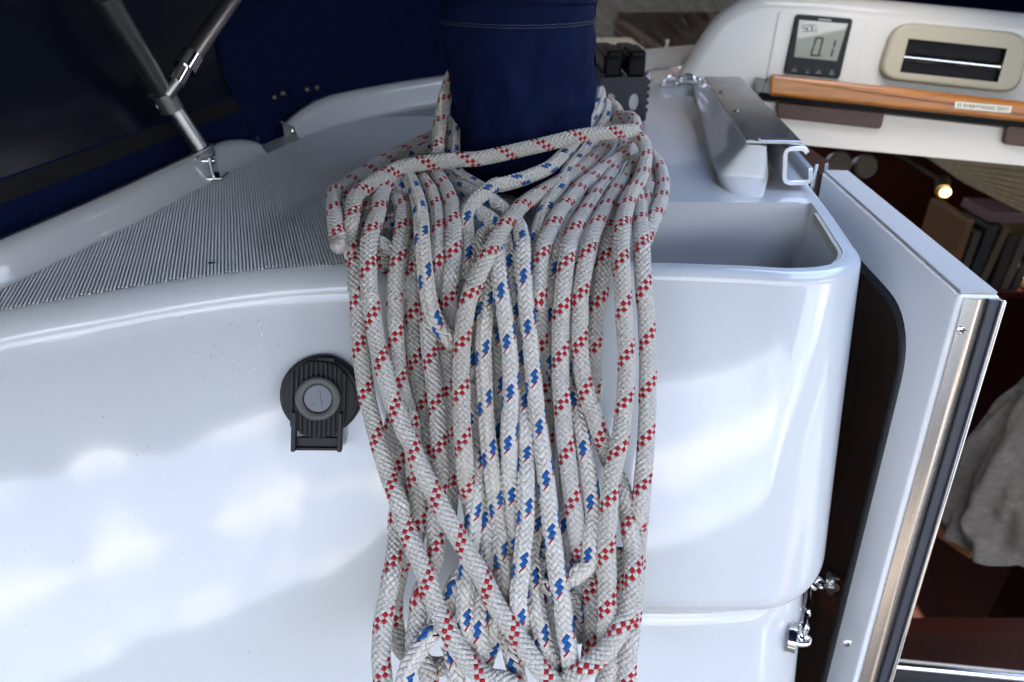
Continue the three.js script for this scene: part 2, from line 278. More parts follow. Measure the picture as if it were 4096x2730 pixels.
for (const [x, y, m] of [[1228, 357, frontC], [1268, 349, frontC], [1098, 388, side], [1132, 372, side], [2570, 166, frontW], [2612, 164, frontW]]) {
  const h = hit(x, y, hood); if (!h) continue; const g = new THREE.SphereGeometry(0.0048, 14, 8, 0, 7, 0, Math.PI / 2).scale(1, 0.5, 1);
  if (h.n.dot(dir(x, y)) > 0) h.n.negate();
  g.applyQuaternion(new THREE.Quaternion().setFromUnitVectors(V(0, 1, 0), h.n)); obj('snap_stud', g.translate(h.p.x, h.p.y, h.p.z), brass, hood);
}

// stainless frame of the hood
{
  const fr = thing('folding_tube_stay', 'satin stainless tube frame hinged to the deck below the navy hood', 'tube stay', V(0, 0, 0));
  const foot = onY(845, 690), a = at(828, 640, 0.715), b = at(700, 440, 0.685), c = at(622, 318, 0.665), d = at(410, -30, 0.555), r = 0.0088;
  obj('main_tube', rod(at(832, 640, 0.715), b, r * 0.94), tubeSteel, fr); obj('upper_tube', rod(at(650, 372, 0.672), d, r * 1.1), tubeSteel, fr);
  const ax = b.clone().sub(a).normalize();
  obj('slide_collar', [rod(at(688, 440, 0.684), at(650, 372, 0.672), r * 1.3), tube([0, 1, 2, 3, 4, 5, 6, 7].map((k) => { const q = k / 8 * 2 * Math.PI, e1 = V(0, 0, 0).crossVectors(ax, V(0, 0, 1)).normalize(), e2 = V(0, 0, 0).crossVectors(ax, e1); return at(643, 362, 0.671).addScaledVector(e1, r * 1.25 * Math.cos(q)).addScaledVector(e2, r * 1.25 * Math.sin(q)); }), 0.0022, 32, 8, true)], tubeSteel, fr);
  obj('hinge_lug', rod(at(668, 380, 0.668), at(712, 322, 0.668), 0.0062, 0.005), tubeSteel, fr);
  obj('jaw_end', [rod(at(706, 330, 0.668), at(752, 245, 0.674), r * 0.8), rod(at(735, 276, 0.672), at(768, 222, 0.678), r * 1.2)], chrome, fr);
  obj('second_tube', rod(at(752, 246, 0.676), at(965, -60, 0.74), r * 0.96), tubeSteel, fr);
  for (const [x, y] of [[625, 392], [640, 420]]) obj('grub_screw', rod(at(x + 8, y, 0.678), at(x - 8, y + 4, 0.672), 0.0024), chrome, fr);
  const s = at(846, 660, 0.722), e = at(800, 588, 0.706);
  obj('socket', [rod(at(850, 668, 0.722), at(806, 598, 0.708), r * 1.22), tube([0, 1, 2, 3, 4, 5, 6, 7].map((k) => { const q = k / 8 * 2 * Math.PI, e1 = V(0, 0, 0).crossVectors(ax, V(0, 0, 1)).normalize(), e2 = V(0, 0, 0).crossVectors(ax, e1); return at(806, 598, 0.708).addScaledVector(e1, r * 1.24 * Math.cos(q)).addScaledVector(e2, r * 1.24 * Math.sin(q)); }), 0.0016, 32, 8, true)], tubeSteel, fr);
  const f0 = onY(835, 722);
  obj('deck_hinge', [new RoundedBoxGeometry(0.036, 0.004, 0.022, 2, 0.0015).translate(f0.x, DECK + 0.004, f0.z), new RoundedBoxGeometry(0.003, 0.022, 0.014, 2, 0.001).translate(f0.x - 0.006, DECK + 0.014, f0.z), new RoundedBoxGeometry(0.003, 0.022, 0.014, 2, 0.001).translate(f0.x + 0.008, DECK + 0.014, f0.z), rod(V(f0.x - 0.009, DECK + 0.02, f0.z), V(f0.x + 0.011, DECK + 0.02, f0.z), 0.0028)], chrome, fr);
}
{ // padeye in the gap of the breakwater
  const p = onY(1140, 535), o = thing('pad_eye', 'small chrome pad eye in the gap of the breakwater under the hood', 'pad eye', p, 'chrome pad eyes on the deck');
  obj('base_plate', new RoundedBoxGeometry(0.04, 0.004, 0.016, 2, 0.0015).translate(p.x, p.y + 0.002, p.z), chrome, o);
  obj('eye', new THREE.TorusGeometry(0.010, 0.0028, 10, 24, Math.PI).translate(p.x, p.y + 0.004, p.z), chrome, o);
}

// ------------------------------------------------------------------ winch under its canvas cover
{
  const zc = -0.672, L = [[20, 1762, 2382], [64, 1760, 2384], [120, 1759, 2386], [180, 1761, 2387], [274, 1790, 2380], [340, 1802, 2372], [415, 1812, 2366], [480, 1822, 2356], [542, 1832, 2345], [600, 1841, 2330], [638, 1848, 2318], [690, 1862, 2300], [760, 1890, 2270]].map(([py, l, r]) => { const a = onPlane(l, py, { o: V(0, 0, zc), n: V(0, 0, 1) }), b = onPlane(r, py, { o: V(0, 0, zc), n: V(0, 0, 1) }); return [a.y, (a.x + b.x) / 2, (b.x - a.x) / 2 * 0.985]; });
  const pos = V(0.005, DECK, zc), w = thing('winch_cover', 'navy blue canvas cover fitted over the winch among the ropes', 'winch cover', pos);
  const lv = (y) => { let i = 0; while (i < L.length - 2 && L[i + 1][0] > y) i++; const k = Math.min(1.2, Math.max(0, (L[i][0] - y) / (L[i][0] - L[i + 1][0]))); return [L[i][1] + (L[i + 1][1] - L[i][1]) * k, L[i][2] + (L[i + 1][2] - L[i][2]) * k]; };
  const yTop = L[0][0] + 0.006, yBot = DECK + 0.004;
  const surf = (a, y, out = 0) => { const [cx, r] = lv(y); const k = (yTop - y) / (yTop - yBot);
    const fold = 0.0085 * fbm(Math.cos(a) * 1.6 + 4, y * 26 + a * 0.9, Math.sin(a) * 1.6, 3) * (0.25 + k) * 2 + 0.0048 * k * Math.sin(a * 5 + y * 46 + 1.2 * Math.sin(a * 2)) * sm(0.1, 0.45, k) - 0.0045 * Math.exp(-Math.pow((a - 1.15 - (yTop - y) * 5.0) / 0.16, 2)) * sm(0.2, 0.5, k) + 0.005 * Math.exp(-Math.pow((a - 1.9 + (yTop - y) * 3.4) / 0.13, 2)) * sm(0.15, 0.4, k);
    return V(cx + (r + fold + out) * Math.cos(a), y, zc + (r + fold + out) * Math.sin(a)); };
  obj('cover_body', grid(120, 70, (i, j) => surf(i / 120 * 2 * Math.PI, yTop + (yBot - yTop) * j / 70), (i, j) => [i / 120 * 0.42, j / 70 * 0.16]), navy, w);
  obj('cover_top', grid(96, 10, (i, j) => { const p = surf(i / 96 * 2 * Math.PI, yTop), k = 1 - j / 10; return V(lv(yTop)[0] + (p.x - lv(yTop)[0]) * k, yTop + 0.004 * Math.sin(k * 3) - 0.004 * (1 - k), zc + (p.z - zc) * k); }, (i, j) => [Math.cos(i) * j * 0.01, Math.sin(i) * j * 0.01]), navy, w);
  obj('piping', tube(Array.from({ length: 40 }, (_, i) => surf(i / 40 * 2 * Math.PI, yTop - 0.001 - 0.004 * Math.sin(i / 40 * 2 * Math.PI + 2.6), 0.0006)), 0.0026, 160, 8, true), navy, w);
  for (const dy of [0.0155, 0.0175]) obj('stitch_line', tube(Array.from({ length: 80 }, (_, i) => surf(i / 80 * 2 * Math.PI, yTop - dy - 0.0004 * (i & 1), 0.0013)), 0.00045, 320, 6, true), std(lin(0.02, 0.03, 0.07), 0.8), w);
  obj('top_hem', grid(96, 3, (i, j) => surf(i / 96 * 2 * Math.PI, yTop - 0.003 - 0.014 * j / 3, 0.0012)), navy, w);
}

// ------------------------------------------------------------------ braided ropes
// N strands each way; a plain braid (red) or a two-over-two braid (blue). u round the rope, v along it (one turn of a strand)
const NB = 8;
function braid(u, v, twill) {
  const p = NB * (u - v), q = NB * (u + v), a = Math.floor(p), b = Math.floor(q), fp = p - a, fq = q - b, m = (((a + b) % 4) + 4) % 4;
  let over, across, along;
  if (twill) { over = m < 2; across = over ? fp : fq; along = over ? (fq + m) / 2 : (fp + m - 2) / 2; }
  else { over = m % 2 === 0; across = over ? fp : fq; along = over ? fq : fp; }
  const id = ((over ? a : b) % NB + NB) % NB;
  const c = 1 - Math.pow(Math.abs(2 * across - 1), 2.6), l = 1 - Math.pow(Math.abs(2 * along - 1), twill ? 3.2 : 2.6);
  return { over, id, across, along, cell: a * 31 + b * 17, h: Math.sqrt(Math.max(0, c)) * Math.sqrt(Math.max(0, l)) };
}
const hash = (n) => { const s = Math.sin(n * 12.9898) * 43758.5453; return s - Math.floor(s); };
function ropeMaterial(twill) {
  const S = 768, ridges = twill ? 4 : 5;
  const col = tex(S, S, (u, v) => {
    const b = braid(u, v, twill); const fib = 0.5 + 0.5 * Math.cos(b.across * 2 * Math.PI * ridges), t = 0.93 + 0.06 * hash(((b.over ? 0 : 50) + b.id) + Math.floor(b.along * 0.99) + (((Math.floor(NB * (u + v)) % NB) + NB) % NB) * 3.1) + 0.05 * (n128(u, v) - 0.5) * 2;
    let c = [0.955 * t, 0.935 * t, 0.90 * t];
    if (b.over && !twill && (b.id === 0 || b.id === 1)) c = [0.79 * t, 0.06 * t, 0.15 * t];
    if (b.over && twill) { if (b.id === 0 || b.id === 1) c = [0.0, 0.385 * t, 0.70 * t]; else if (b.id === 7 && b.across > 0.67) c = [0.74 * t, 0.05, 0.12]; }
    return c;
  }, true);
  const bump = tex(S, S, (u, v) => { const b = braid(u, v, twill), fib = 0.5 + 0.5 * Math.cos((b.across - 0.5) * 2 * Math.PI * ridges); return g1(b.h * (0.72 + 0.28 * fib)); });
  return std(lin(1, 1, 1), 0.72, { map: col, bumpMap: bump, bumpScale: 0.0022 });
}
const ropeMat = { red: [ropeMaterial(false)], blue: [ropeMaterial(true)] };
for (const k of ['red', 'blue']) for (const c of [[0.98, 0.97, 0.95], [0.94, 0.92, 0.885], [0.99, 0.99, 0.99]]) { const m = ropeMat[k][0].clone(); m.color.setRGB(...c); ropeMat[k].push(m); } // strands more or less greyed by dirt
const REG = { 1: [1270, 280], 2: [1970, 280], 3: [1270, 730], 4: [1970, 730], 5: [1270, 1180], 6: [1970, 1180], 7: [1270, 1630], 8: [1970, 1630], 9: [1270, 2230], 0: [1970, 2230] };
const lerpT = (T, x) => { let i = 0; while (i < T.length - 2 && T[i + 1][0] < x) i++; const k = Math.min(1, Math.max(0, (x - T[i][0]) / (T[i + 1][0] - T[i][0]))); return T[i][1] + (T[i + 1][1] - T[i][1]) * k; };
// how far off the foremost strands hang, by picture height: over the winch, then down the bulkhead
const DB = [[200, 0.645], [500, 0.602], [600, 0.585], [700, 0.56], [800, 0.53], [900, 0.503], [1000, 0.486], [1100, 0.478], [1200, 0.475], [1600, 0.474], [2000, 0.470], [2400, 0.466], [2760, 0.462]];
const DI = [[300, 0.0120], [1500, 0.0120], [2000, 0.0125], [2700, 0.0133]];
function strandPoints(spec) {
  let reg = null, sc = 3.136, k = 0; const pts = [];
  for (let w of spec.trim().split(/\s+/)) {
    const m = w.match(/^([0-9Z]):(.*)$/); if (m) { reg = m[1] === 'Z' ? [1250, 1750] : REG[m[1]]; sc = m[1] === 'Z' ? 1.5687 : 3.136; w = m[2]; }
    const n = w.split(',').map(Number); if (n.length > 2) k = n[2];
    const px = reg[0] + n[0] / sc, py = reg[1] + n[1] / sc;
    pts.push({ p: at(px, py, lerpT(DB, py) + k / 1000), d: lerpT(DI, py) });
  }
  return pts;
}
function strand(parent, kind, spec, roundEnd) {
  const pts = strandPoints(spec), curve = new THREE.CatmullRomCurve3(pts.map((q) => q.p), false, 'centripetal', 0.5);
  const len = curve.getLength(), back = +(spec.match(/,(\d+)\s/) || [0, 0])[1] > 26, n = Math.ceil(len / 0.00095), R = 44, twill = kind === 'blue', thin = twill ? 0.95 : 1;
  const C = curve.getSpacedPoints(n), cum = [0]; for (let i = 1; i < pts.length; i++) cum.push(cum[i - 1] + pts[i].p.distanceTo(pts[i - 1].p));
  const dia = (s) => lerpT(pts.map((q, i) => [cum[i] / cum[cum.length - 1], q.d]), s);
  const pos = new Float32Array((n + 1) * (R + 1) * 3), uv = new Float32Array((n + 1) * (R + 1) * 2), ix = [];
  let T = C[1].clone().sub(C[0]).normalize(), N = V(0, 0, 1).sub(T.clone().multiplyScalar(T.z)).normalize(), v = rnd(), ph = rnd(), B = V(0, 0, 0); const q = new THREE.Quaternion();
  for (let i = 0; i <= n; i++) {
    const T2 = C[Math.min(n, i + 1)].clone().sub(C[Math.max(0, i - 1)]).normalize(); q.setFromUnitVectors(T, T2); N.applyQuaternion(q).normalize(); T = T2; B.crossVectors(T, N);
    const r = dia(i / n) / 2 * thin; if (i) v += C[i].distanceTo(C[i - 1]) / (2 * r * (twill ? 3.02 : 2.75));
    const tw = ph + 0.10 * noise.noise(i * len / n * 7, ph * 9, 3.1) + 0.05 * noise.noise(i * len / n * 21, 5, ph * 7); let sh = 1; if (roundEnd) { const e = (n - i) * len / n / r; if (e < 1) sh = Math.sqrt(Math.max(0.02, 1 - (1 - e) * (1 - e))); }
    for (let j = 0; j <= R; j++) {
      const a = j / R * 2 * Math.PI, u = j / R + tw, h = braid(u, v, twill).h, rr = r * sh * (0.855 + 0.195 * h), o = (i * (R + 1) + j);
      const ca = Math.cos(a) * rr, sa = Math.sin(a) * rr;
      pos[o * 3] = C[i].x + N.x * ca + B.x * sa; pos[o * 3 + 1] = C[i].y + N.y * ca + B.y * sa; pos[o * 3 + 2] = C[i].z + N.z * ca + B.z * sa; uv[o * 2] = u; uv[o * 2 + 1] = v;
      if (i < n && j < R) { const b = o + R + 1; ix.push(o, o + 1, b, b, o + 1, b + 1); }
    }
  }
  const g = new THREE.BufferGeometry(); g.setAttribute('position', new THREE.BufferAttribute(pos, 3)); g.setAttribute('uv', new THREE.BufferAttribute(uv, 2)); g.setIndex(ix); g.computeVertexNormals();
  ROPELEN += len;
  return obj('rope_strand', g, ropeMat[kind][Math.floor(hash(ROPELEN * 7.3) * 4)], parent);
}
let ROPELEN = 0;
const base0 = V(0, DECK, -0.5);
const redCoil = thing('red_flecked_rope', 'coiled white braided rope with red checked flecks hung on the winch', 'rope', base0);
const blueCoil = thing('blue_flecked_rope', 'thinner white braided rope with blue flecks and red tracer hung on the winch', 'rope', base0);
const RED = [
  '3:700,200,30 630,320 560,480 505,700,26 480,900,22 480,1100,18 495,1400,14 5:505,0 510,400 540,700 578,1000 625,1300 7:650,0 725,300 810,600,12 905,900 1020,1200,8 1070,1400 9:1260,0,6 1390,300 1480,600 1630,900,4 1800,1200 1960,1390 2150,1520 0:150,1560 350,1640',
  '1:1050,1290,22 950,1400,18 3:850,50,14 790,200,12 750,400 680,600,8 640,800 637,1100 655,1500 5:660,0 695,300 745,600 820,900,4 900,1200 965,1400 7:975,0 1090,300 1175,450 1270,700,2 1420,1000 1580,1300 1690,1500 9:1920,0 2090,300 2245,600 0:250,900 380,1100 520,1300 690,1500 800,1620',
  '3:930,150,40 1000,190,26 1060,260,18 1080,400,16 1060,600 1020,900 985,1200 965,1500 5:970,0 975,400 990,700,17 1015,1000 1060,1200 1110,1400,18 7:1160,100 1190,300,18 1205,550,20 1215,900 1250,1100 1262,1350 1250,1568 9:1180,-130,22 1060,70,22 1000,300,24 960,500 955,700 975,900,26 1020,1060 1100,1190 1240,1310 1450,1375 1640,1365 1850,1330,30',
  '5:1000,900,30 985,1150 7:965,100 940,280 990,480 1040,720 1060,950 1040,1150,26 1000,1350,24 9:985,-180,20 950,100,14 905,350,8 860,600 825,800 805,1050 792,1250 805,1400 825,1600',
  '3:1250,700,30 1215,900 1185,1100 1180,1350 1190,1560 5:1195,200 1195,400 1225,800 1285,1200 1335,1560 7:1370,300,26 1400,550 1440,800 1480,1100 1520,1300,30',
  '1:1280,1330,40 3:1340,0,24 1440,150,18 1505,400,14 1515,700 1515,1000 1500,1200,18 1460,1400,20 5:1390,200,18 1395,500,14 1420,800 1465,1100 1500,1400 7:1505,0 1520,300 1535,600,14 1545,900,16 1520,1150,16 1490,1300 1475,1568 Z:775,640 770,740 9:1430,150,16 1350,340,18 1285,480,14 1265,700 1240,900 1220,1060 1260,1210,18 1330,1330 1385,1450 1400,1600',
  '1:1700,40,75 1660,120,55 1620,250,42 1580,400,34 1555,550,30 1530,700,26 1515,850,24 1505,1000,24 1480,1150,30 1480,1270,28 3:1560,0,20 1640,150,14 1690,300,10 1705,500 1708,800 1700,1000,12 1675,1200 1650,1400,16 5:1640,200,20 1630,400,22 1590,650,24 1600,900,24 1620,1200 1640,1568 7:1655,300 1665,600 1670,900 1660,1100 1640,1350',
  '2:1440,400,100 1540,480,95 1580,590,85 1560,690,80 1520,800,75 1400,980,70 1240,1130,55 1050,1270,40 850,1400,28 680,1500,20 4:520,180,12 380,280,8 250,420,4 130,570,2 3:2230,735 2110,960,0 2030,1130 1955,1310 1895,1480 5:1865,200 1835,400 1812,650 1800,900 1802,1150 1805,1400 7:1812,200 1825,400 1842,650 1860,850,6 1890,1050,12 1930,1250,22 1960,1450,28',
  '2:1820,900,75 1740,1000,70 1620,1080,60 1450,1190,48 1290,1310,38 1150,1420,30 4:1060,110,24 960,230,18 850,350,14 770,500,12 700,650 640,800 610,950 600,1100,13 590,1300 575,1500 6:590,200,16 595,400,18 603,600,20 610,800,24 620,1000,28 640,1300,30',
  '2:1660,800,90 1645,950,80 1580,1100,65 1500,1280,48 4:1420,30,36 1330,110,28 1240,250,22 1130,420,14 1040,580,10 980,720 940,900,8 910,1100 890,1300 875,1500 6:865,200 855,400 850,700 850,950 860,1200 880,1450 8:890,200 910,400 935,600 955,800 985,1000 1010,1200 1040,1400 0:1110,0,16 1180,200,22 1235,450 1265,700 1265,900 1245,1100 1220,1300,26',
  '2:1800,1130,62 1740,1250,52 1650,1400,40 4:1600,0,34 1510,150,26 1410,330,18 1310,530,12 1240,700,10 1190,900 1150,1100 1115,1300 1095,1500 6:1100,200 1090,400 1090,600 1110,800 1130,1000 1170,1200 1220,1400 8:1245,20 1300,200 1355,350,12 1410,500,16 1460,650,20 1530,800,20 1600,950,18 1660,1150,14 1700,1350 Z:1995,600,10 2012,720 2015,860,6 0:1740,500,4 1690,720,2 1600,900,0 1480,1100 1340,1250 1160,1400 1000,1490,4 900,1580,8',
  '2:1760,800,50 1830,840,40 1890,910,34 1920,1010,30 1915,1150,28 1880,1300,24 1810,1450,18 4:1780,70,14 1715,190,10 1670,350,6 1632,520,4 1620,700 1616,900 1625,1100 1635,1300 1640,1500 6:1650,200 1660,400 1672,600 1682,800 1682,1000 1670,1200 1655,1400 8:1650,20 1630,200 1600,400,2 1560,600 1510,800 1480,1000 1465,1200 1450,1400 Z:1845,640 0:1440,300,4 1440,600 1430,850,8 1430,1050,14 1465,1220,18 1470,1380 1400,1600',
  '4:1790,80,30 1830,220,24 1850,400,18 1855,600,12 1870,800,10 1880,1000 1890,1200 1905,1450 6:1925,200 1935,400 1945,600 1950,800 1950,1000 1945,1300 8:1945,20 1932,300 1915,600 1890,900 1860,1200 1840,1400,14 Z:2050,560,18 2035,700,22 2030,850,22 0:1760,700,22 1740,900,20 1720,1100,16 1695,1300 1685,1600',
  '2:1960,1060,60 2020,1110,55 2090,1210,48 2125,1340,44 2135,1500,40 4:2130,130,34 2095,270,28 2040,400,24 1990,520,22 1940,640,22 1890,760,24',
  '2:1960,1300,60 1980,1450,52 4:1950,60,44 1930,200,38 1915,350,32 1890,520,28',
  '4:1560,350,34 1490,540,26 1450,760,24 1410,920 1385,1080 1360,1300 1335,1500 6:1308,200 1285,400 1272,650 1265,900 1262,1100,26 1255,1350,30',
  '2:1560,640,75 1650,600,65 1730,600,50 1775,640,40 1780,700,28 1730,760,16 1600,775,8 1400,790,4 1200,815,2 1000,848,0 800,895 600,945 400,990 200,1035 0,1080 1:2000,1115 1800,1125 1600,1140 1400,1160 1200,1190 1000,1240 800,1345 620,1470 3:490,150,0 450,280 432,420,4 415,560,8 410,700,14 425,860,20 460,1000,26',
  '3:680,920,26 790,980,26 900,1080,28',
  '1:1600,720,70 1625,800,66 1640,900,60 1640,1050,56',
  '0:1640,-100,26 1605,200 1595,450 1590,700,26',
];
const BLUE = [
  '1:1090,1280,30 1150,1350,16 3:1180,10,12 1235,150,8 1275,300,6 1300,500,4 1310,700 1325,900 1345,1100 1370,1300 5:1390,20 1420,150 1470,300,4 1540,420,6 1620,520,8 1710,600,14 1790,650,18 1880,690,22',
  '3:930,10,30 1000,30,26 1080,110,24 1140,220,24',
  '1:1720,600,60 1712,700,55 1710,850,48 1705,1000,42 1690,1150,40',
  '1:1160,1075,60 1270,1020,66 1400,960,74 1500,900,80',
  '2:1340,260,75 1350,330,65 1305,480,55 1210,620,45 1120,740,36 1050,860,32 970,970,28 850,1100,22 700,1230,16 500,1320,12 300,1390,8 100,1440,4 3:2240,30,2 2100,130,0 1985,220,0 1910,320,4 1868,430,10 1865,540,16 1880,680,20 1895,850 1880,1050 1850,1220,24',
  '2:1430,420,95 1415,560,88 1360,690,80 1270,850,70 1180,970,60 1080,1090,48 990,1210,38 910,1340,30 4:850,60,26 760,170,22 690,280,20 640,400 600,520 560,640 520,780,22 500,900,24',
  '1:1600,1240,50 1750,1310,40 1900,1400,30 2050,1490,20 3:2080,100,16 2200,240,14 2330,340,12 4:200,415,14 280,480,14 340,570,10 372,700,8 380,850,6 385,1000 395,1200 410,1400 6:450,400,6 495,800 530,1200 565,1500 8:605,400 660,800,4 705,1200 735,1500 0:785,0 825,300 880,600 910,900,4 945,1100 970,1300,8 990,1420,14 1000,1560,18',
  '3:1900,240,24 1950,310,20 2020,370,14 2130,430,12 2240,520,12 2310,620,14 4:160,720,16 190,850,18 215,1050 240,1250 262,1450 6:290,200,20 320,400 340,600,22 365,800 378,1000 385,1200,18 392,1450,12 8:410,300,8 420,600 425,900,4 420,1200 410,1500 0:375,0,4 360,200 335,400 330,580 350,740,8 390,880,16 420,1000,20',
  '1:1680,1360,46 3:1720,30,38 1800,65,30 1900,110,22 2000,160,18 2100,200,20',
  '4:110,820,16 70,900,10 65,1000,8 88,1200,6 110,1400,4 6:160,300,4 200,600 225,900 230,1200 215,1568 8:207,300 207,600,6 222,900,8 250,1200,12 265,1500,16 0:290,0,22',
  '3:2150,520,22 2070,680,22 2020,850,22 1990,1000,24',
  '3:2140,1150,18 2120,1350,14 5:2108,200,10 2088,450,6 2080,700 2085,950 2095,1200 2105,1450 7:2125,300 2160,600 2200,900,8 2240,1200,12 2290,1500,14 Z:1185,600 1180,720 0:145,100,14 155,350 190,500,16 150,680,18 20,850,16 9:2180,1100,18 2115,1260,16 2080,1400,18',
  '4:1120,180,40 1060,300,34 960,500,26 870,680,22 800,850 755,1050 735,1250 705,1450 6:690,100,24 685,400 680,650 700,850 790,1000,26 900,1120,26 990,1280,22 1050,1480,18 8:1105,300,14 1160,600,10 1215,900,8 1250,1200 1258,1400 1240,1620,6 0:1200,80,6 1090,190,6 980,270,10 870,330,14 740,370,16 640,320,18 590,220,22 610,60,28',
  '5:1960,1100,24 1975,1300 7:1985,0,22 1985,300 1990,500,18 1995,700,14 1995,900 1980,1100,12 1955,1300 1948,1500 9:1925,-150,14 1890,50,14 1872,250,12 1862,400,10 1842,600 1852,800 1890,950,12 1940,1100,18',
  '9:1800,200,20 1750,290,18 1700,400,16 1675,520,16 1640,640,16 1560,760,14 1470,890,10 1370,1020,4 1270,1170,2 1180,1310,2 1120,1450 1085,1600',
  '7:2090,900,22 2105,1100,20 2112,1300 2118,1500,18 9:2140,-50,18 2115,200,18 2080,400,16 2040,600,14 2030,800,12 2032,1000 2055,1150,14 2110,1300,18',
  '6:20,450,24 50,650,24 70,900 80,1100 78,1400,26 8:62,100 62,400 85,600 100,800,28',
  '8:560,1000,24 572,1300,22 0:480,-50,18 500,150,16 515,350,14 530,500,12 555,700,10 605,900 650,1100 725,1300,12 790,1430,18',
  '0:620,-150,32 650,100,34 680,350 700,600 740,850 790,1100 830,1300,30',
  '0:930,480,30 1040,540 1090,670 1060,830 1030,1050,30',
  '9:1650,1080,16 1690,1200,14 1720,1350,10 1745,1600,8',
  '0:180,1000,22 225,1150,16 262,1300,14 300,1450,14 330,1600,16',
  '3:700,750,24 790,770,22 870,830,22 930,920,24',
  '3:790,570,36 880,500,36 980,450,36',
];
for (const [x, y0, y1, c] of [[1620, 1090, 1560, 0], [1712, 1060, 1700, 0], [1905, 1050, 2300, 1], [1965, 1040, 2250, 0], [2035, 1050, 2350, 1], [2110, 1050, 2420, 0], [2192, 1050, 2480, 0], [2262, 1060, 2300, 1], [2335, 1060, 1750, 0]]) {
  let sp = ''; for (let k = 0; k <= 8; k++) { const y = y0 + (y1 - y0) * k / 8; sp += (k ? ' ' : '5:') + ((x + 9 * Math.sin(k * 1.3 + x) - 1270) * 3.136).toFixed(0) + ',' + ((y - 1180) * 3.136).toFixed(0) + ',' + (k < 2 ? 27 : 34); }
  (c ? BLUE : RED).push(sp);
}
for (const s of RED) strand(redCoil, 'red', s);
for (const s of BLUE) strand(blueCoil, 'blue', s);
{ // the free end of the red rope, its core showing through a melted clear tip
  const s = '1:1520,790,110 1430,835,100 1330,890,92 1150,980,80 980,1060,70 800,1150,58 650,1240,48 500,1340,38 380,1430,28 280,1520,20 3:230,110,14 212,220,10 215,330,6 222,450,4 235,600,4 248,700,4 256,775,4';
  strand(redCoil, 'red', s);
  const P = strandPoints(s), a = P[P.length - 1].p, b = P[P.length - 2].p, ax = a.clone().sub(b).normalize();
  const g = new THREE.SphereGeometry(0.0062, 24, 16, 0, 2 * Math.PI, 0, Math.PI * 0.6).scale(1, 1.25, 1); { const p = g.attributes.position; for (let i = 0; i < p.count; i++) { const k = 1 + 0.10 * noise.noise(p.getX(i) * 420, p.getY(i) * 420, p.getZ(i) * 420); p.setXYZ(i, p.getX(i) * k, p.getY(i) * k, p.getZ(i) * k); } g.computeVertexNormals(); }
  g.applyQuaternion(new THREE.Quaternion().setFromUnitVectors(V(0, 1, 0), ax)).translate(a.x, a.y, a.z);
  obj('melted_tip', g, phy(lin(0.40, 0.365, 0.33), 0.4, { clearcoat: 0.5, map: clothTone }), redCoil);
}
console.log('rope length', ROPELEN.toFixed(2));

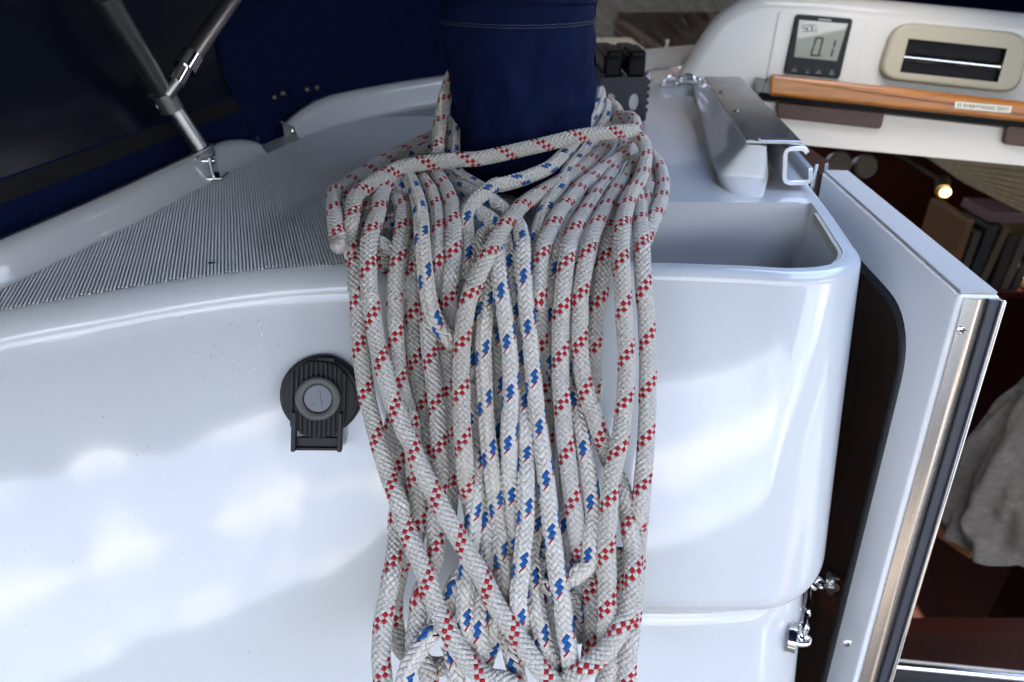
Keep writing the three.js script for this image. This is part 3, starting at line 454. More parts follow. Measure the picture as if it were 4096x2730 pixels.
// ------------------------------------------------------------------ foot switch on the bulkhead
{
  const h = hit(1283, 1583, bulkhead), n = h.n.clone(); if (n.z < 0) n.negate();
  const fx = V(1, -0.045, 0).addScaledVector(n, -V(1, -0.045, 0).dot(n)).normalize(), P = plane(h.p.clone(), fx, V(0, 0, 0).crossVectors(n, fx)); const n2 = P.n;
  const sw = thing('foot_switch', 'round black plastic switch with ribbed hinged guard and grey button on white bulkhead', 'switch', h.p);
  const M = basis(P), put = (g) => g.applyMatrix4(M), mm = 0.001;
  const disc = (r, z0, z1, bev = 0.0012, cx = 0, cy = 0) => { const s = new THREE.Shape(); s.absarc(cx, cy, r, 0, 2 * Math.PI); const g = new THREE.ExtrudeGeometry(s, { depth: z1 - z0 - 2 * bev, bevelEnabled: true, bevelSize: bev, bevelOffset: -bev, bevelThickness: bev, bevelSegments: 3, curveSegments: 48 }); return put(g.translate(0, 0, z0 + bev)); };
  obj('base', [disc(0.0300, 0.000, 0.0065, 0.001, 0.001, 0.001), disc(0.0288, 0.0065, 0.0100, 0.0015, 0.0005, 0.001)], blackSatin, sw);
  obj('skirt', disc(0.0262, 0.010, 0.0112, 0.0005), blackPlastic, sw);
  const box = (x0, x1, y0, y1, z0, z1, r = 0.0006) => put(new RoundedBoxGeometry(x1 - x0, y1 - y0, z1 - z0, 3, Math.min(r, (x1 - x0) * 0.45, (y1 - y0) * 0.45, (z1 - z0) * 0.45)).translate((x0 + x1) / 2, (y0 + y1) / 2, (z0 + z1) / 2));
  { const s = new THREE.Shape(); s.moveTo(-0.0195, -0.017); s.lineTo(-0.0195, 0.014); s.quadraticCurveTo(-0.017, 0.027, 0, 0.0275); s.quadraticCurveTo(0.017, 0.027, 0.0195, 0.014); s.lineTo(0.0195, -0.017); s.quadraticCurveTo(0.015, -0.029, 0, -0.030); s.quadraticCurveTo(-0.015, -0.029, -0.0195, -0.017);
    obj('guard', put(new THREE.ExtrudeGeometry(s, { depth: 0.0012, bevelEnabled: true, bevelSize: 0.0008, bevelOffset: -0.0008, bevelThickness: 0.0008, bevelSegments: 2, curveSegments: 16 }).translate(0, 0, 0.0115)), blackPlastic, sw); }
  for (let k = 0; k < 12; k++) { const x = -0.0187 + k * 0.0034, e = Math.sqrt(Math.max(0, 1 - Math.pow(x / 0.0215, 2))), w = 0.00075; obj('rib', box(x - w, x + w, -0.0130 - 0.0165 * e, 0.0105 + 0.0165 * e, 0.0135, 0.0168, 0.0006), blackSatin, sw); }
  const ring = new THREE.LatheGeometry([[0.0104, 0.0150], [0.0104, 0.0180], [0.0112, 0.0186], [0.0138, 0.0190], [0.0158, 0.0186], [0.0164, 0.0178], [0.0164, 0.0140]].map(([x, y]) => new THREE.Vector2(x, y)), 64).rotateX(Math.PI / 2);
  const bronze = std(lin(0.055, 0.052, 0.050), 0.42);
  obj('ring', put(ring.clone()), bronze, sw);
  const button = obj('button', disc(0.0102, 0.0135, 0.0172, 0.0008), std(lin(0.135, 0.15, 0.175), 0.45), sw);
  const mark = std(lin(0.10, 0.112, 0.135), 0.5), stroke = (x0, y0, x1, y1, r) => put(tube([V(x0, y0, 0.0171), V((x0 + x1) / 2, (y0 + y1) / 2, 0.0172), V(x1, y1, 0.0171)], r, 8, 8));
  obj('arrow_mark', [stroke(0.0008, 0.0062, 0.0018, 0, 0.00035), stroke(0.0018, 0, 0.0034, -0.0062, 0.00035), stroke(-0.0044, -0.0052, -0.0012, -0.0036, 0.0003)], mark, sw);
  const arms = []; for (const x of [-0.0184, 0.0146]) arms.push(box(x, x + 0.0034, -0.0395, -0.010, 0.0085, 0.0185, 0.0012));
  for (const a of arms) obj('hinge_arm', a, blackSatin, sw);
  obj('hinge_bridge', [box(-0.0155, 0.0150, -0.0385, -0.0295, 0.0075, 0.0125, 0.0008), box(-0.0155, 0.0150, -0.0390, -0.0365, 0.0075, 0.0150, 0.0008)], blackPlastic, sw);
  obj('catch', [box(-0.002, 0.0105, 0.0263, 0.0297, 0.0095, 0.0122, 0.0006)], blackSatin, sw);
}
{ // dried water spots scattered on the bulkhead above the switch
  const g = []; for (let i = 0; i < 190; i++) { const x = 930 + (rnd() + rnd() - 1) * 430, y = 1370 + (rnd() + rnd() + rnd() - 1.5) * 210, h = hit(x, y, bulkhead); if (!h || h.p.y > DECK - 0.03) continue; const n = h.n.z < 0 ? h.n.negate() : h.n, r = 0.0003 + 0.0011 * rnd() * rnd(); g.push(new THREE.SphereGeometry(r, 8, 4, 0, 7, 0, Math.PI / 2).scale(1, 0.28, 1 + rnd() * 0.6).applyQuaternion(new THREE.Quaternion().setFromUnitVectors(V(0, 1, 0), n)).translate(h.p.x, h.p.y, h.p.z)); }
  obj('water_spots', g, phy(lin(0.50, 0.51, 0.52), 0.3, { clearcoat: 1, clearcoatRoughness: 0.05 }), cabin).userData.kind = 'stuff';
}
{ // a scrap of dry leaf on the non-skid deck
  const p = onY(850, 1065), g = new THREE.SphereGeometry(0.003, 10, 6).scale(1, 0.22, 0.42); { const q = g.attributes.position; for (let i = 0; i < q.count; i++) q.setY(i, q.getY(i) + 0.0006 * noise.noise(q.getX(i) * 900, 3, q.getZ(i) * 900)); g.computeVertexNormals(); }
  const m = obj('leaf_scrap', g.rotateY(0.25).translate(p.x, DECK + 0.0026, p.z), std(lin(0.035, 0.04, 0.018), 0.8)); tag(m, 'tiny dark dry leaf scrap lying on the grey textured deck', 'leaf');
}

// ------------------------------------------------------------------ rope clutch beside the winch, and deck fittings
{
  const p = onY(2482, 486), cl = thing('rope_clutch', 'black double rope clutch standing on the deck beside the covered winch', 'rope clutch', p);
  const w = 0.062, b = (dx, y0, y1, dz0, dz1, ww, r = 0.004) => new RoundedBoxGeometry(ww, y1 - y0, dz1 - dz0, 3, r).translate(p.x + dx, DECK + (y0 + y1) / 2, p.z - (dz0 + dz1) / 2);
  const body = std(lin(0.016, 0.018, 0.023), 0.55);
  obj('base', b(0, 0, 0.014, -0.004, 0.15, w + 0.006), body, cl);
  obj('side_plate', b(-w / 2 + 0.004, 0.010, 0.062, 0, 0.14, 0.006, 0.002), body, cl); obj('side_plate', b(w / 2 - 0.004, 0.010, 0.062, 0, 0.14, 0.006, 0.002), body, cl); obj('side_plate', b(0, 0.010, 0.060, 0.004, 0.14, 0.006, 0.002), body, cl);
  { const s = new THREE.Shape(); s.moveTo(-w / 2, 0.01); s.lineTo(w / 2, 0.01); s.lineTo(w / 2, 0.056); s.lineTo(-w / 2, 0.056); for (const sx of [-0.0155, 0.0155]) { const e = new THREE.Path(); e.absellipse(sx, 0.026, 0.0075, 0.012, 0, 2 * Math.PI); s.holes.push(e); } obj('front_plate', new THREE.ExtrudeGeometry(s, { depth: 0.004, bevelEnabled: true, bevelSize: 0.001, bevelThickness: 0.001, bevelSegments: 2 }).translate(p.x, DECK, p.z), body, cl); }
  for (const sx of [-0.0155, 0.0155]) { obj('rope_bush', new THREE.CylinderGeometry(0.0075, 0.0075, 0.02, 24).scale(1, 1, 1.6).rotateX(Math.PI / 2).translate(p.x + sx, DECK + 0.026, p.z - 0.008), std(lin(0.45, 0.44, 0.43), 0.4), cl); obj('lever', [b(sx, 0.056, 0.084, -0.002, 0.13, 0.024, 0.005), b(sx, 0.080, 0.090, -0.010, 0.06, 0.020, 0.004)], blackGloss, cl); }
  for (let k = 0; k < 5; k++) obj('side_bolt', rod(V(p.x + w / 2 - 0.002, DECK + 0.014 + k * 0.009, p.z - 0.006), V(p.x + w / 2 + 0.005, DECK + 0.014 + k * 0.009, p.z - 0.006), 0.0028), blackPlastic, cl);
}
function shackle(px, py, s, yaw, label) {
  const p = onY(px, py), o = thing('deck_fitting', label, 'deck fitting', p, null);
  const e = (g) => g.rotateY(yaw).translate(p.x, DECK, p.z);
  obj('base_plate', e(new RoundedBoxGeometry(0.05 * s, 0.004, 0.02 * s, 2, 0.0015).translate(0, 0.002, 0)), chrome, o);
  obj('ring', e(new THREE.TorusGeometry(0.016 * s, 0.0035 * s, 12, 32, Math.PI).translate(0, 0.004, 0)), chrome, o);
  obj('pin', e(rod(V(-0.022 * s, 0.010, 0), V(0.022 * s, 0.010, 0), 0.003 * s)), chrome, o);
  obj('pin_head', e(new THREE.SphereGeometry(0.006 * s, 14, 10).translate(0.024 * s, 0.010, 0)), chrome, o);
}
shackle(2680, 345, 0.75, 0.3, 'chrome shackle on the deck in front of the hood window');
shackle(2752, 340, 0.75, -0.5, 'chrome shackle on the deck against the instrument pod');
shackle(2588, 330, 0.8, 1.2, 'chrome bail standing beside the black rope clutch');
{ const h = hit(2668, 165, hood), p = at(2668, 165, (h ? h.p.clone().sub(camera.position).dot(dir(2048, 1365)) : 1.3) - 0.012); obj('strap_clip', [rod(p, p.clone().add(V(-0.004, -0.026, 0.002)), 0.0048, 0.0036), new THREE.SphereGeometry(0.0050, 14, 10).translate(p.x, p.y, p.z)], chrome, hood); }

// ------------------------------------------------------------------ instrument pod over the companionway
const POD = plane(at(3300, 200, 1.12), V(Math.cos(0.26), 0, Math.sin(0.26)), V(0, 1, -0.12));
const zp = (list) => list.map(([x, y]) => [3050 + x / 3.922, y / 3.922]);            // pixels read off an enlargement
const podMat = phy(lin(0.68, 0.64, 0.57), 0.42, { clearcoat: 0.5, clearcoatRoughness: 0.12 });
{
  const pod = thing('instrument_pod', 'rounded off-white instrument pod above the companionway hatch', 'instrument pod', POD.o);
  const o = pxs([[2740, 345], [2790, 270], [2838, 195], [2900, 110], [2975, 55], [3060, 30], [3300, 42], [4096, 119], [4600, 175], [4600, 560], [3600, 470], [2760, 400]], POD);
  const s = new THREE.Shape(); s.moveTo(o[0].x, o[0].y); s.splineThru(o.slice(1, 6)); for (const q of o.slice(6)) s.lineTo(q.x, q.y); s.closePath();
  const g = new THREE.ExtrudeGeometry(s, { depth: 0.30, bevelEnabled: true, bevelSize: 0.024, bevelOffset: 0, bevelThickness: 0.026, bevelSegments: 8, curveSegments: 24 });
  obj('pod_face', g.translate(0, 0, -0.326).applyMatrix4(basis(POD)), podMat, pod);
  const d = shapeOf(pxs(zp([[262, 168], [1655, 275], [1440, 1330], [62, 1230]]), POD), 0.008);
  obj('mounting_panel', slab(POD, d, 0.0035, 0.004, 0.0012), podMat, pod);
}
{
  const di = thing('instrument_display', 'black portrait display showing SOG 0.1 on a grey screen', 'display', onPlane(3260, 180, POD));
  const poly = (z, off, dep, mat, name, round = 0, bev = 0.0008, par = di) => obj(name, slab(POD, shapeOf(pxs(zp(z), POD, off), round), off, dep, bev), mat, par);
  poly([[528, 215], [1432, 292], [1212, 1240], [332, 1152]], 0.0125, 0.010, blackPlastic, 'bezel', 0.006, 0.002);
  const sc = poly([[580, 312], [1345, 372], [1168, 960], [498, 893]], 0.0136, 0.002, phy(lin(0.22, 0.23, 0.18), 0.35, { clearcoat: 1, clearcoatRoughness: 0.02 }), 'screen', 0.001, 0.0003);
  const ink = std(lin(0.010, 0.022, 0.026), 0.6), inkS = std(lin(0.05, 0.06, 0.055), 0.6);
  const seg = (a, b, w, mat, name) => { const A = new THREE.Vector2(...a), B = new THREE.Vector2(...b), n = B.clone().sub(A).normalize(), t = new THREE.Vector2(-n.y, n.x).multiplyScalar(w / 2), c = n.clone().multiplyScalar(w / 2); poly([[A.x - c.x, A.y - c.y], [A.x + t.x, A.y + t.y], [B.x + t.x, B.y + t.y], [B.x + c.x, B.y + c.y], [B.x - t.x, B.y - t.y], [A.x - t.x, A.y - t.y]], 0.0141, 0.0006, mat, name, 0, 0, sc); };
  // large 0 . 1
  const tl = [848, 592], tr = [955, 600], bl = [762, 868], br = [880, 872], mid = (a, b, k) => [a[0] + (b[0] - a[0]) * k, a[1] + (b[1] - a[1]) * k];
  for (const [a, b] of [[tl, tr], [bl, br], [mid(tl, bl, 0.06), mid(tl, bl, 0.46)], [mid(tl, bl, 0.54), mid(tl, bl, 0.95)], [mid(tr, br, 0.06), mid(tr, br, 0.46)], [mid(tr, br, 0.54), mid(tr, br, 0.95)]]) seg(a, b, 30, ink, 'digit_segment');
  seg([903, 872], [916, 876], 30, ink, 'decimal_point');
  seg([1150, 640], [1125, 735], 30, ink, 'digit_segment'); seg([1112, 775], [1080, 880], 30, ink, 'digit_segment');
  // small SOG
  const L = (x, strokes) => strokes.forEach(([a, b, c, d]) => seg([x + a * 60 - b * 10, 392 + b * 100], [x + c * 60 - d * 10, 392 + d * 100], 11, inkS, 'letter_segment'));
  L(640, [[0, 0, 1, 0.03], [0, 0.02, 0.0, 0.45], [0, 0.5, 1, 0.53], [1, 0.55, 1, 1], [0, 1, 1, 1.03]]);
  L(718, [[0, 0, 1, 0.03], [0, 0.02, 0, 1], [1, 0.02, 1, 1], [0, 1, 1, 1.03]]);
  L(795, [[0, 0, 1, 0.03], [0, 0.02, 0, 1], [0, 1, 1, 1.03], [1, 0.55, 1, 1], [0.5, 0.52, 1, 0.54]]);
  const pale = std(lin(0.30, 0.31, 0.33), 0.5);
  poly([[885, 288], [1085, 305], [1080, 335], [882, 318]], 0.0128, 0.0006, std(lin(0.34, 0.33, 0.32), 0.5), 'badge', 0.001, 0);
  for (const [x, y] of [[500, 1080], [708, 1110], [880, 1115], [1085, 1135]]) { const k = x === 708 ? 0.6 : 1; const bt = poly([[x - 62, y - 58], [x + 66, y - 50], [x + 58, y + 52], [x - 70, y + 44]], 0.0131, 0.001, blackSatin, 'button', 0.002, 0.0003);
    for (const q of [[[x - 40 * k, y + 26], [x + 44 * k, y + 32], [x + 42 * k, y + 42], [x - 42 * k, y + 36]], x < 1000 ? [[x - 26 * k, y - 20], [x + 4, y + 8], [x + 34 * k, y - 24], [x + 6, y + 22]] : [[x - 14, y + 14], [x + 8, y - 34], [x + 30, y + 18], [x + 8, y + 6]]]) obj('icon', slab(POD, shapeOf(pxs(zp(q), POD, 0.0135)), 0.0135, 0.0005, 0), pale, bt); }
}
{
  const st = thing('stereo_housing', 'beige rounded stereo housing with black flap beside the display', 'stereo', onPlane(3800, 230, POD));
  const z3 = (l) => l.map(([x, y]) => [2500 + x / 1.4255, y / 1.4255]);
  const beige = std(lin(0.50, 0.44, 0.31), 0.45), outer = pxs(z3([[1545, 122], [2320, 190], [2255, 540], [1440, 448]]), POD, 0.022), inner = pxs(z3([[1601, 193], [2215, 255], [2145, 496], [1539, 432]]), POD, 0.022);
  const s = shapeOf(outer, 0.03); s.holes.push(new THREE.Path(shapeOf(inner, 0.006).getPoints(6)));
  obj('frame', slab(POD, s, 0.022, 0.026, 0.006, 5), beige, st);
  const fl = (l, off, dep, m, n) => obj(n, slab(POD, shapeOf(pxs(z3(l), POD, off), 0.002), off, dep, 0.001), m, st);
  fl([[1598, 186], [2220, 249], [2184, 372], [1568, 308]], 0.010, 0.004, blackGloss, 'upper_flap');
  fl([[1562, 334], [2180, 398], [2150, 508], [1530, 442]], 0.012, 0.004, blackGloss, 'lower_flap');
  obj('chrome_bar', rod(onPlane(2500 + 1575 / 1.4255, 322 / 1.4255, POD, 0.013), onPlane(2500 + 2178 / 1.4255, 386 / 1.4255, POD, 0.013), 0.0062), chrome, st);
  fl([[1770, 455], [1880, 466], [1878, 478], [1768, 467]], 0.020, 0.006, blackPlastic, 'latch');
}
// sliding hatch: smoked acrylic top, white fascia, varnished handle
{
  const ha = thing('sliding_hatch', 'smoked acrylic sliding hatch with a white front fascia', 'hatch', onPlane(3500, 520, POD, 0.13));
  const a = onPlane(3030, 396, POD, 0.135), b = onPlane(4500, 560, POD, 0.135), bk = POD.n.clone().setY(0).normalize().multiplyScalar(-0.30), dn = V(0, -0.010, 0), up = (p) => p.clone().sub(dn);
  const quad = (p) => { const g = new THREE.BufferGeometry(); g.setAttribute('position', new THREE.Float32BufferAttribute(p.flatMap((q) => [q.x, q.y, q.z]), 3)); g.setAttribute('uv', new THREE.Float32BufferAttribute([0, 0, 1, 0, 1, 1, 0, 1], 2)); g.setIndex([0, 1, 2, 0, 2, 3]); const n = g.toNonIndexed(); n.computeVertexNormals(); return n; };
  const A = up(a), B = up(b), a2 = a.clone().add(bk), b2 = b.clone().add(bk), A2 = A.clone().add(bk), B2 = B.clone().add(bk);
  obj('acrylic_top', [quad([a, b, B, A]), quad([A, B, B2, A2]), quad([a, a2, b2, b]), quad([a, A, A2, a2]), quad([b, b2, B2, B])], phy(lin(0.006, 0.006, 0.006), 0.15, { specularIntensity: 0.35 }), ha);
  { const f = (o) => [[3000, 400], [4500, 566], [4500, 702], [3000, 560]].map(([x, y]) => onPlane(x, y, POD, o)), A0 = f(0.125), n = POD.n.clone().multiplyScalar(-0.02), A1 = A0.map((p) => p.clone().add(n)); obj('fascia', [grid(24, 6, (i, j) => A0[0].clone().lerp(A0[1], i / 24).lerp(A0[3].clone().lerp(A0[2], i / 24), j / 6)), quad([A0[3], A0[2], A1[2], A1[3]]), quad([A0[0], A0[1], A1[1], A1[0]]), quad(A1)], podMat, ha); }
  const red = std(lin(0.075, 0.026, 0.014), 0.45, { map: clothTone });
  obj('mahogany_pad', slab(POD, shapeOf(pxs([[3108, 408], [3542, 450], [3526, 518], [3108, 472]], POD, 0.137), 0.006), 0.137, 0.012, 0.002), red, ha);
  obj('mahogany_pad', slab(POD, shapeOf(pxs([[4030, 500], [4420, 545], [4412, 625], [4016, 578]], POD, 0.137), 0.006), 0.137, 0.012, 0.002), red, ha);
  // handle
  const hd = thing('wooden_handle', 'varnished orange teak grab handle along the front of the hatch', 'handle', onPlane(3600, 380, POD, 0.15));
  const grain = tex(512, 256, (u, v) => { const r = 0.5 + 0.5 * Math.sin((v * 9 + 1.6 * n8(u * 0.25, v * 2) + 0.5 * n32(u * 0.3, v)) * 6.28), f = n128(u * 0.12, v), w = 0.62 + 0.22 * r * n8(u, v) + 0.22 * f; return [0.76 * w, 0.45 * w, 0.10 * w]; }, true, [2.5, 14]);
  const pale = tex(256, 128, (u, v) => { const f = n128(u * 0.15, v); return g1(0.35 + 0.5 * f); }, false, [2.5, 14]);
  const teak = phy(lin(1, 1, 1), 0.45, { map: grain, bumpMap: pale, bumpScale: 0.0006, clearcoat: 0.7, clearcoatRoughness: 0.22 });
  const off = 0.165, P4 = pxs([[3084, 297], [4500, 452], [4500, 532], [3076, 382]], POD, off), g = slab(POD, shapeOf(P4, 0.006), off, 0.032, 0.006, 4);
  obj('grip', g, teak, hd);
  { // printed label tape
    const cv = document.createElement('canvas'); cv.width = 512; cv.height = 72; const c = cv.getContext('2d'); c.fillStyle = '#d9d5c2'; c.fillRect(0, 0, 512, 72); c.fillStyle = '#1c1c1c'; c.font = 'bold 54px sans-serif'; c.textAlign = 'center'; c.textBaseline = 'middle'; c.fillText('IS EVERYTHING OFF?', 256, 38, 470);
    const t = new THREE.CanvasTexture(cv); t.colorSpace = THREE.SRGBColorSpace;
    const q = [[3819, 432], [4044, 453], [4050, 425], [3822, 406]].map(([x, y]) => onPlane(x, y, POD, off + 0.0008)), gg = quad(q);
    const lb = obj('label_tape', gg, std(lin(0.9, 0.9, 0.9), 0.5, { map: t }), hd); lb.userData.label = 'cream label tape printed IS EVERYTHING OFF?';
  }
}

// ------------------------------------------------------------------ hatch runner: plate, channel, moulded end
const fwd = onY(2815, 315, DECK + 0.045).sub(onY(2985, 571, DECK + 0.045)).normalize();
{
  const yt = DECK + 0.045, c = [[2815, 315], [2960, 316], [3207, 577], [2985, 571]].map(([x, y]) => onY(x, y, yt));
  const run = thing('hatch_runner', 'glossy white moulded runner ending beside the rope pocket', 'runner', onY(2980, 760));
  const pt = (x, y, h) => onY(x, y, DECK + h), face = (...q) => { const g = grid(1, 1, (i, j) => i ? (j ? q[2] : q[1]) : (j ? q[3] : q[0])).toNonIndexed(); g.computeVertexNormals(); return g; };
  const TL0 = pt(2986, 578, 0.042), TR0 = pt(3070, 584, 0.042), TL1 = pt(2818, 318, 0.042), TR1 = pt(2935, 318, 0.042), ML = pt(2868, 702, 0.010), MR = pt(3088, 716, 0.010), BL = pt(2905, 772, 0), BR = pt(3070, 800, 0), BL1 = pt(2768, 345, 0), ML1 = pt(2772, 335, 0.008), MR1 = pt(2948, 345, 0.008), SL = pt(2838, 700, 0);
  const mix = (a, b, k) => a.clone().lerp(b, k), r = 0.10;
  const rows = [[TL1, mix(TL1, TL0, 0.97), TL0, mix(TL0, TR0, 0.5), TR0, mix(TR0, MR, 0.08), MR1], [ML1, mix(ML1, ML, 0.94), ML, mix(ML, MR, 0.5), MR, mix(MR, MR1, 0.06), MR1], [BL1, SL, BL, mix(BL, BR, 0.5), BR, mix(BR, MR1, 0.1), MR1]];
  const soft = []; for (let j = 0; j < 3; j++) { soft.push(rows[j]); }
  const R = [soft[0], soft[0].map((p, i) => mix(p, soft[1][i], 0.06)), soft[0].map((p, i) => mix(p, soft[1][i], 0.5)), soft[0].map((p, i) => mix(p, soft[1][i], 0.88)), soft[1], soft[1].map((p, i) => mix(p, soft[2][i], 0.15)), soft[2]];
  const bs = (P, t) => { const n = P.length - 1, x = Math.min(n - 1e-6, t * n), i = Math.floor(x), f = x - i, q = (k) => k < 0 ? P[0].clone().multiplyScalar(2).sub(P[Math.min(n, 1)]) : k > n ? P[n].clone().multiplyScalar(2).sub(P[n - 1]) : P[k]; return q(i - 1).clone().multiplyScalar((1 - f) ** 3 / 6).addScaledVector(q(i), (3 * f ** 3 - 6 * f * f + 4) / 6).addScaledVector(q(i + 1), (-3 * f ** 3 + 3 * f * f + 3 * f + 1) / 6).addScaledVector(q(i + 2), f ** 3 / 6); };
  obj('runner_body', [grid(40, 60, (i, j) => bs(R.map((row) => bs(row, j / 60)), i / 40)), face(TL0, TR0, TR1, TL1)], phy(lin(0.66, 0.665, 0.66), 0.3, { clearcoat: 1, clearcoatRoughness: 0.04 }), run);
  const pl = thing('cover_plate', 'scuffed stainless cover plate screwed along the hatch runner', 'metal plate', onY(2990, 450, yt));
  const s = new THREE.Shape(c.map((p) => new THREE.Vector2(p.x, -p.z)));
  obj('plate', new THREE.ExtrudeGeometry(s, { depth: 0.0022, bevelEnabled: true, bevelSize: 0.0006, bevelOffset: -0.0006, bevelThickness: 0.0006, bevelSegments: 2 }).rotateX(-Math.PI / 2).translate(0, yt, 0), steel, pl);
  for (const [x, y] of [[2888, 369], [2946, 444], [3033, 561]]) { const p = onY(x, y, yt + 0.003); obj('screw', new THREE.SphereGeometry(0.0036, 14, 8, 0, 7, 0, Math.PI / 2).scale(1, 0.45, 1).translate(p.x, yt + 0.0030, p.z), std(lin(0.2, 0.2, 0.2), 0.35, { metalness: 1 }), pl); }
  // open aluminium channel
  const tr = thing('slide_track', 'open ended aluminium C channel of the hatch slide', 'track', onY(3190, 720, DECK + 0.01));
  const z6 = ([x, y]) => [2780 + x / 2.529, 280 + y / 2.529], PZ = { o: V(0, 0, c[2].z + 0.002), ex: V(1, 0, 0), ey: V(0, 1, 0), n: V(0, 0, 1) };
  const path = [[1140, 838], [1118, 805], [1080, 796], [965, 800], [930, 818], [916, 860], [908, 1090], [922, 1128], [965, 1146], [1125, 1142], [1162, 1128], [1174, 1095], [1172, 1000]].map(z6).map(([x, y]) => flat(onPlane(x, y, PZ), PZ));
  const thick = (P, h) => { const l = [], r = []; P.forEach((p, i) => { const d = P[Math.min(P.length - 1, i + 1)].clone().sub(P[Math.max(0, i - 1)]).normalize(); l.push(new THREE.Vector2(p.x - d.y * h, p.y + d.x * h)); r.unshift(new THREE.Vector2(p.x + d.y * h, p.y - d.x * h)); }); return new THREE.Shape([...l, ...r]); };
  const g = new THREE.ExtrudeGeometry(thick(path, 0.00185), { depth: 0.36, bevelEnabled: true, bevelSize: 0.0004, bevelThickness: 0.0004, bevelSegments: 1 });
  { const p = g.attributes.position; for (let i = 0; i < p.count; i++) { const k = p.getZ(i); p.setXYZ(i, p.getX(i) + fwd.x / -fwd.z * k, p.getY(i), -k + PZ.o.z); } g.computeVertexNormals(); }
  obj('channel', toCreasedNormals(g, 0.5), alu, tr);
  const gu = thing('door_guide', 'slim steel guide post behind the door hinge', 'guide post', onY(3255, 740)); const q0 = at(3245, 770, 0.735), q1 = at(3270, 660, 0.735);
  obj('post', rod(q0, q1, 0.0022), chrome, gu); obj('post', rod(at(3306, 690, 0.74), at(3310, 655, 0.74), 0.0022), chrome, gu);
}

// ------------------------------------------------------------------ hinged companionway door
const HA = V(0.327, DECK, -0.72), HB = V(0.307, DECK, -0.427);
const DOOR = plane(HA, HB.clone().sub(HA), V(0, 1, 0)), LEAN = 0.13, DW = HA.distanceTo(HB);
{
  const d = thing('companionway_door', 'open white hinged door with smoked window and stainless edge strip', 'door', V(0.34, DECK - 0.9, -0.6));
  const q = (x, y) => new THREE.Vector2(x - LEAN * y, y), doorMat = phy(lin(0.78, 0.79, 0.80), 0.45, { clearcoat: 0.35, clearcoatRoughness: 0.2 });
  const s = new THREE.Shape([q(0, 0), q(DW, 0), q(DW, -0.92), q(0, -0.92)]), win = [q(0.02, -0.045), q(DW * 0.835, -0.045), q(DW * 0.835, -0.80), q(0.02, -0.80)];
  const hs = shapeOf(win, 0.05), hp = hs.getPoints(10); s.holes.push(new THREE.Path(hp));
  obj('panel', slab(DOOR, s, 0, 0.028, 0.003, 3), doorMat, d);
  obj('window_pane', slab(DOOR, hs, -0.009, 0.006, 0), phy(lin(0.20, 0.13, 0.09), 0.06, { transmission: 0.85, thickness: 0, specularIntensity: 0.5 }), d);
  const M = basis(DOOR, -0.001);
  obj('gasket', tube(hp.slice(0, -1).map((p) => V(p.x, p.y, 0).applyMatrix4(M)), 0.0042, 220, 10, true), rubber, d);
  // free edge: a stainless strip facing aft
  const ex = DOOR.ex, dn = V(0, -1, 0).addScaledVector(ex, LEAN).normalize(), th = DOOR.n.clone().negate(); // th goes from the outer face inwards
  const EB = HB.clone(), EM = (a, b, c) => EB.clone().addScaledVector(th, a).addScaledVector(dn, b).addScaledVector(ex, c);
  const bar = (a0, a1, c0, c1, b0 = 0.0015, b1 = 0.92, r = 0.0008) => { const m = new THREE.Matrix4().makeBasis(th, dn.clone().negate(), V(0, 0, 0).crossVectors(th, dn.clone().negate())); const ax = V(0, 0, 0).crossVectors(th, dn.clone().negate()), sg = Math.sign(ax.dot(ex)); const g = new RoundedBoxGeometry(a1 - a0, b1 - b0, c1 - c0, 3, r); const ctr = EM((a0 + a1) / 2, (b0 + b1) / 2, (c0 + c1) / 2); return g.applyMatrix4(m.setPosition(ctr)); };
  const strip = std(lin(0.58, 0.56, 0.53), 0.30, { metalness: 1, roughnessMap: steelScratch });
  obj('edge_strip', grid(14, 1, (i, j) => { const k = i / 14, a = 0.0032 + 0.0168 * k; return EM(a, j ? 0.92 : 0.0015, 0.0008 + 0.0030 * Math.sin(Math.PI * (0.15 + 0.8 * k)) * (k < 0.55 ? 1 : 1 - 0.9 * (k - 0.55) / 0.45)); }), strip, d);
  obj('seal_groove', bar(0.0195, 0.0262, 0.0010, 0.0034, 0.0015, 0.92, 0.001), std(lin(0.03, 0.035, 0.05), 0.45), d);
  obj('edge_lip', bar(0.0262, 0.0290, -0.010, 0.0065, 0.0015, 0.92, 0.0012), chrome, d);
  for (const [x, y] of [[3851, 1321], [3390, 2576]]) {
    const EP = plane(EM(0, 0, 0.0024), th, dn.clone().negate()), p = onPlane(x, y, EP), n = EP.n.z > 0 ? EP.n : EP.n.clone().negate();
    const sc = obj('screw', new THREE.SphereGeometry(0.0040, 20, 8, 0, 7, 0, Math.PI / 2).scale(1, 0.32, 1).applyQuaternion(new THREE.Quaternion().setFromUnitVectors(V(0, 1, 0), n)).translate(p.x, p.y, p.z), chrome, d);
    const cr = [0, 1].map((k) => new THREE.BoxGeometry(k ? 0.0009 : 0.0042, 0.0004, k ? 0.0042 : 0.0009).applyQuaternion(new THREE.Quaternion().setFromUnitVectors(V(0, 1, 0), n)).translate(p.x + n.x * 0.00125, p.y + n.y * 0.00125, p.z + n.z * 0.00125 + k * 0.0001));
    obj('cross_slot', cr, std(lin(0.02, 0.02, 0.02), 0.6), sc);
  }
  obj('shade_painted_top', slab(plane(HA.clone(), ex, th), new THREE.Shape([new THREE.Vector2(0, 0.0018), new THREE.Vector2(DW - 0.002, 0.0018), new THREE.Vector2(DW - 0.002, 0.0258), new THREE.Vector2(0, 0.0258)]), 0.0022, 0.0016, 0), std(lin(0.36, 0.36, 0.36), 0.45, { roughnessMap: steelScratch }), d);  // top edge of the door panel, its shade painted in as darker grey
}
